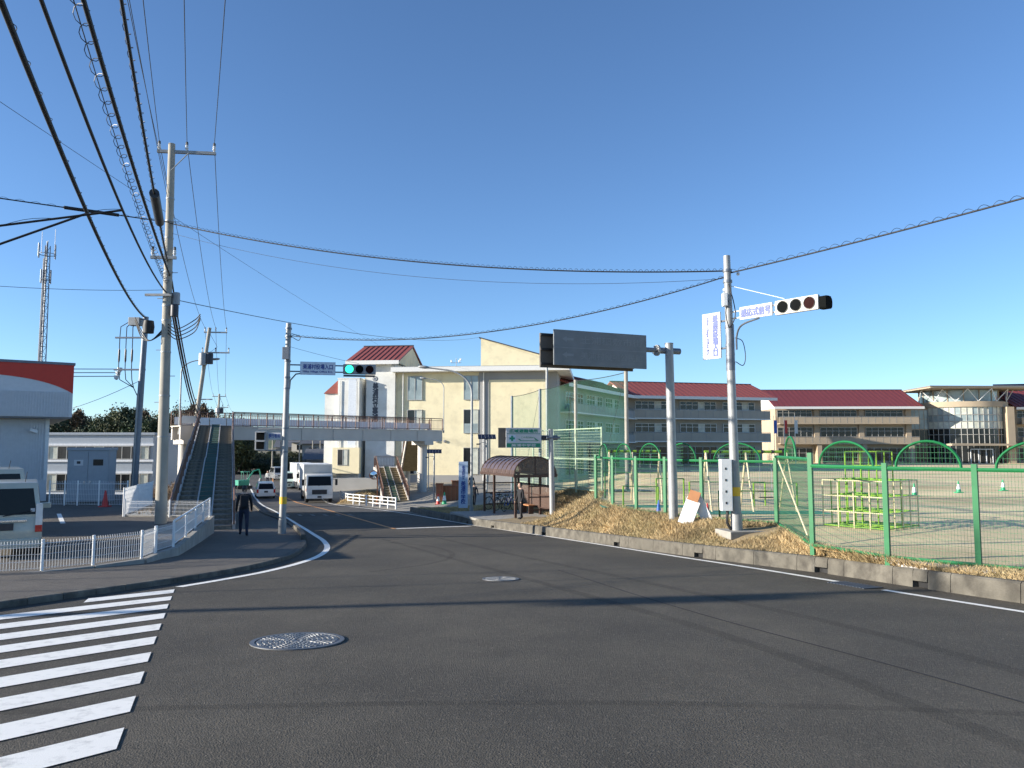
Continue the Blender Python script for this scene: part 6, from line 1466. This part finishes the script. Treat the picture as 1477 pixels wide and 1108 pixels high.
def person(label, loc, rz, h=1.68, top='cloth_black', leg='cloth_black', walk=0.0, bag=False, arm=.12):
    t = thing('person', label, 'person', loc, rz); s = h/1.7          # faces local -y
    pts = [(0,0,.92),(0,0,1.15),(0,-.01,1.38),(0,-.01,1.46),(0,-.03,1.56),(0,-.03,1.66)]; rad = [.15,.135,.15,.055,.10,.075]; ed = [(0,1),(1,2),(2,3),(3,4),(4,5)]
    def chain(root, ps, rs):
        k = root
        for p_, r_ in zip(ps, rs): pts.append(p_); rad.append(r_); ed.append((k, len(pts)-1)); k = len(pts)-1
    for sd_ in (-1,1):
        f = walk*sd_
        chain(0,[(sd_*.095,-.02*f,.84),(sd_*.10,-.18*f,.48),(sd_*.10,-.22*f+(.12 if f < 0 else 0),.09),(sd_*.11,-.22*f-.13,.04)],[.095,.065,.045,.04])
        chain(2,[(sd_*.18,0,1.37),(sd_*.235,.08*f,1.10),(sd_*.25,.06*f-arm,.87),(sd_*.25,.05*f-arm-.05,.78)],[.062,.048,.038,.03])
    me = bpy.data.meshes.new('body'); me.from_pydata([tuple(c*s for c in p_) for p_ in pts],ed,[])
    o = bpy.data.objects.new('body',me); COL.objects.link(o); sk = o.modifiers.new('s','SKIN'); sb = o.modifiers.new('u','SUBSURF'); sb.levels = 2; sb.render_levels = 2
    for v,r_ in zip(me.skin_vertices[0].data, rad): v.radius = (r_*s,r_*s*(.78 if r_ > .12 else 1)); v.use_root = False
    me.skin_vertices[0].data[0].use_root = True
    dg = bpy.context.evaluated_depsgraph_get(); em = bpy.data.meshes.new_from_object(o.evaluated_get(dg)); bpy.data.objects.remove(o,do_unlink=True)
    em.materials.clear()
    for k in (top,leg,'skin','hair','rubber'): em.materials.append(M[k])
    for p_ in em.polygons:
        c = p_.center/s; p_.use_smooth = True
        p_.material_index = 4 if c.z < .09 else 1 if c.z < .90 and abs(c.x) < .2 else 2 if (c.z < .83 and abs(c.x) > .2) or 1.43 < c.z else 0
        if c.z > 1.64 or (c.z > 1.52 and c.y > -.02): p_.material_index = 3
    b = bpy.data.objects.new('body',em); COL.objects.link(b); b.parent = t
    hd_ = MB().lathe([(0,1.46),(.05,1.47),(.078,1.53),(.082,1.60),(.07,1.67),(.04,1.705),(0,1.715)],(0,-.03,0),14); hd_.v = [(x*s,y*s*1.15,z*s) for x,y,z in hd_.v]; hd_.build('head','skin',t,60)
    hr_ = MB().lathe([(.086,1.58),(.092,1.63),(.078,1.69),(.045,1.725),(0,1.735)],(0,-.015,0),14); hr_.v = [(x*s,y*s*1.15+.012,z*s) for x,y,z in hr_.v]; hr_.build('hair','hair',t,60)
    MB().box((0,-.145*s,1.575*s),(.022,.03,.035)).build('nose','skin',t)
    if bag: MB().box((.0,.19*s,1.2*s),(.28,.13,.4)).build('backpack','cloth_black',t,bevel=.04)
    return t
q = G(351,773,.12); person('person in dark clothes walking on the footway past the stairs',(q.x,q.y,q.z),R(-160),1.70,'cloth_black','cloth_navy',1.0,True)
q = P(751,752,35.6); person('person in dark clothes waiting at the front of the bus shelter',(q.x,35.6,zs_),R(-60),1.66,'cloth_black','cloth_black',.15)
q = P(684,722,55); person('person in a dark coat walking up the school driveway',(q.x,55,yard_z(q.x,55)),R(170),1.65,'cloth_navy','cloth_black',.9,True)
q = P(680,705,66); person('person in black further up the driveway by the school door',(q.x,66,yard_z(q.x,66)),R(160),1.68,'cloth_black','cloth_black',.5)
q = P(386,690,96); person('roadworker in pale clothes standing beyond the white hatchback',(q.x,96,zr(96)),0,1.7,'cloth_white','cloth_navy',.2)
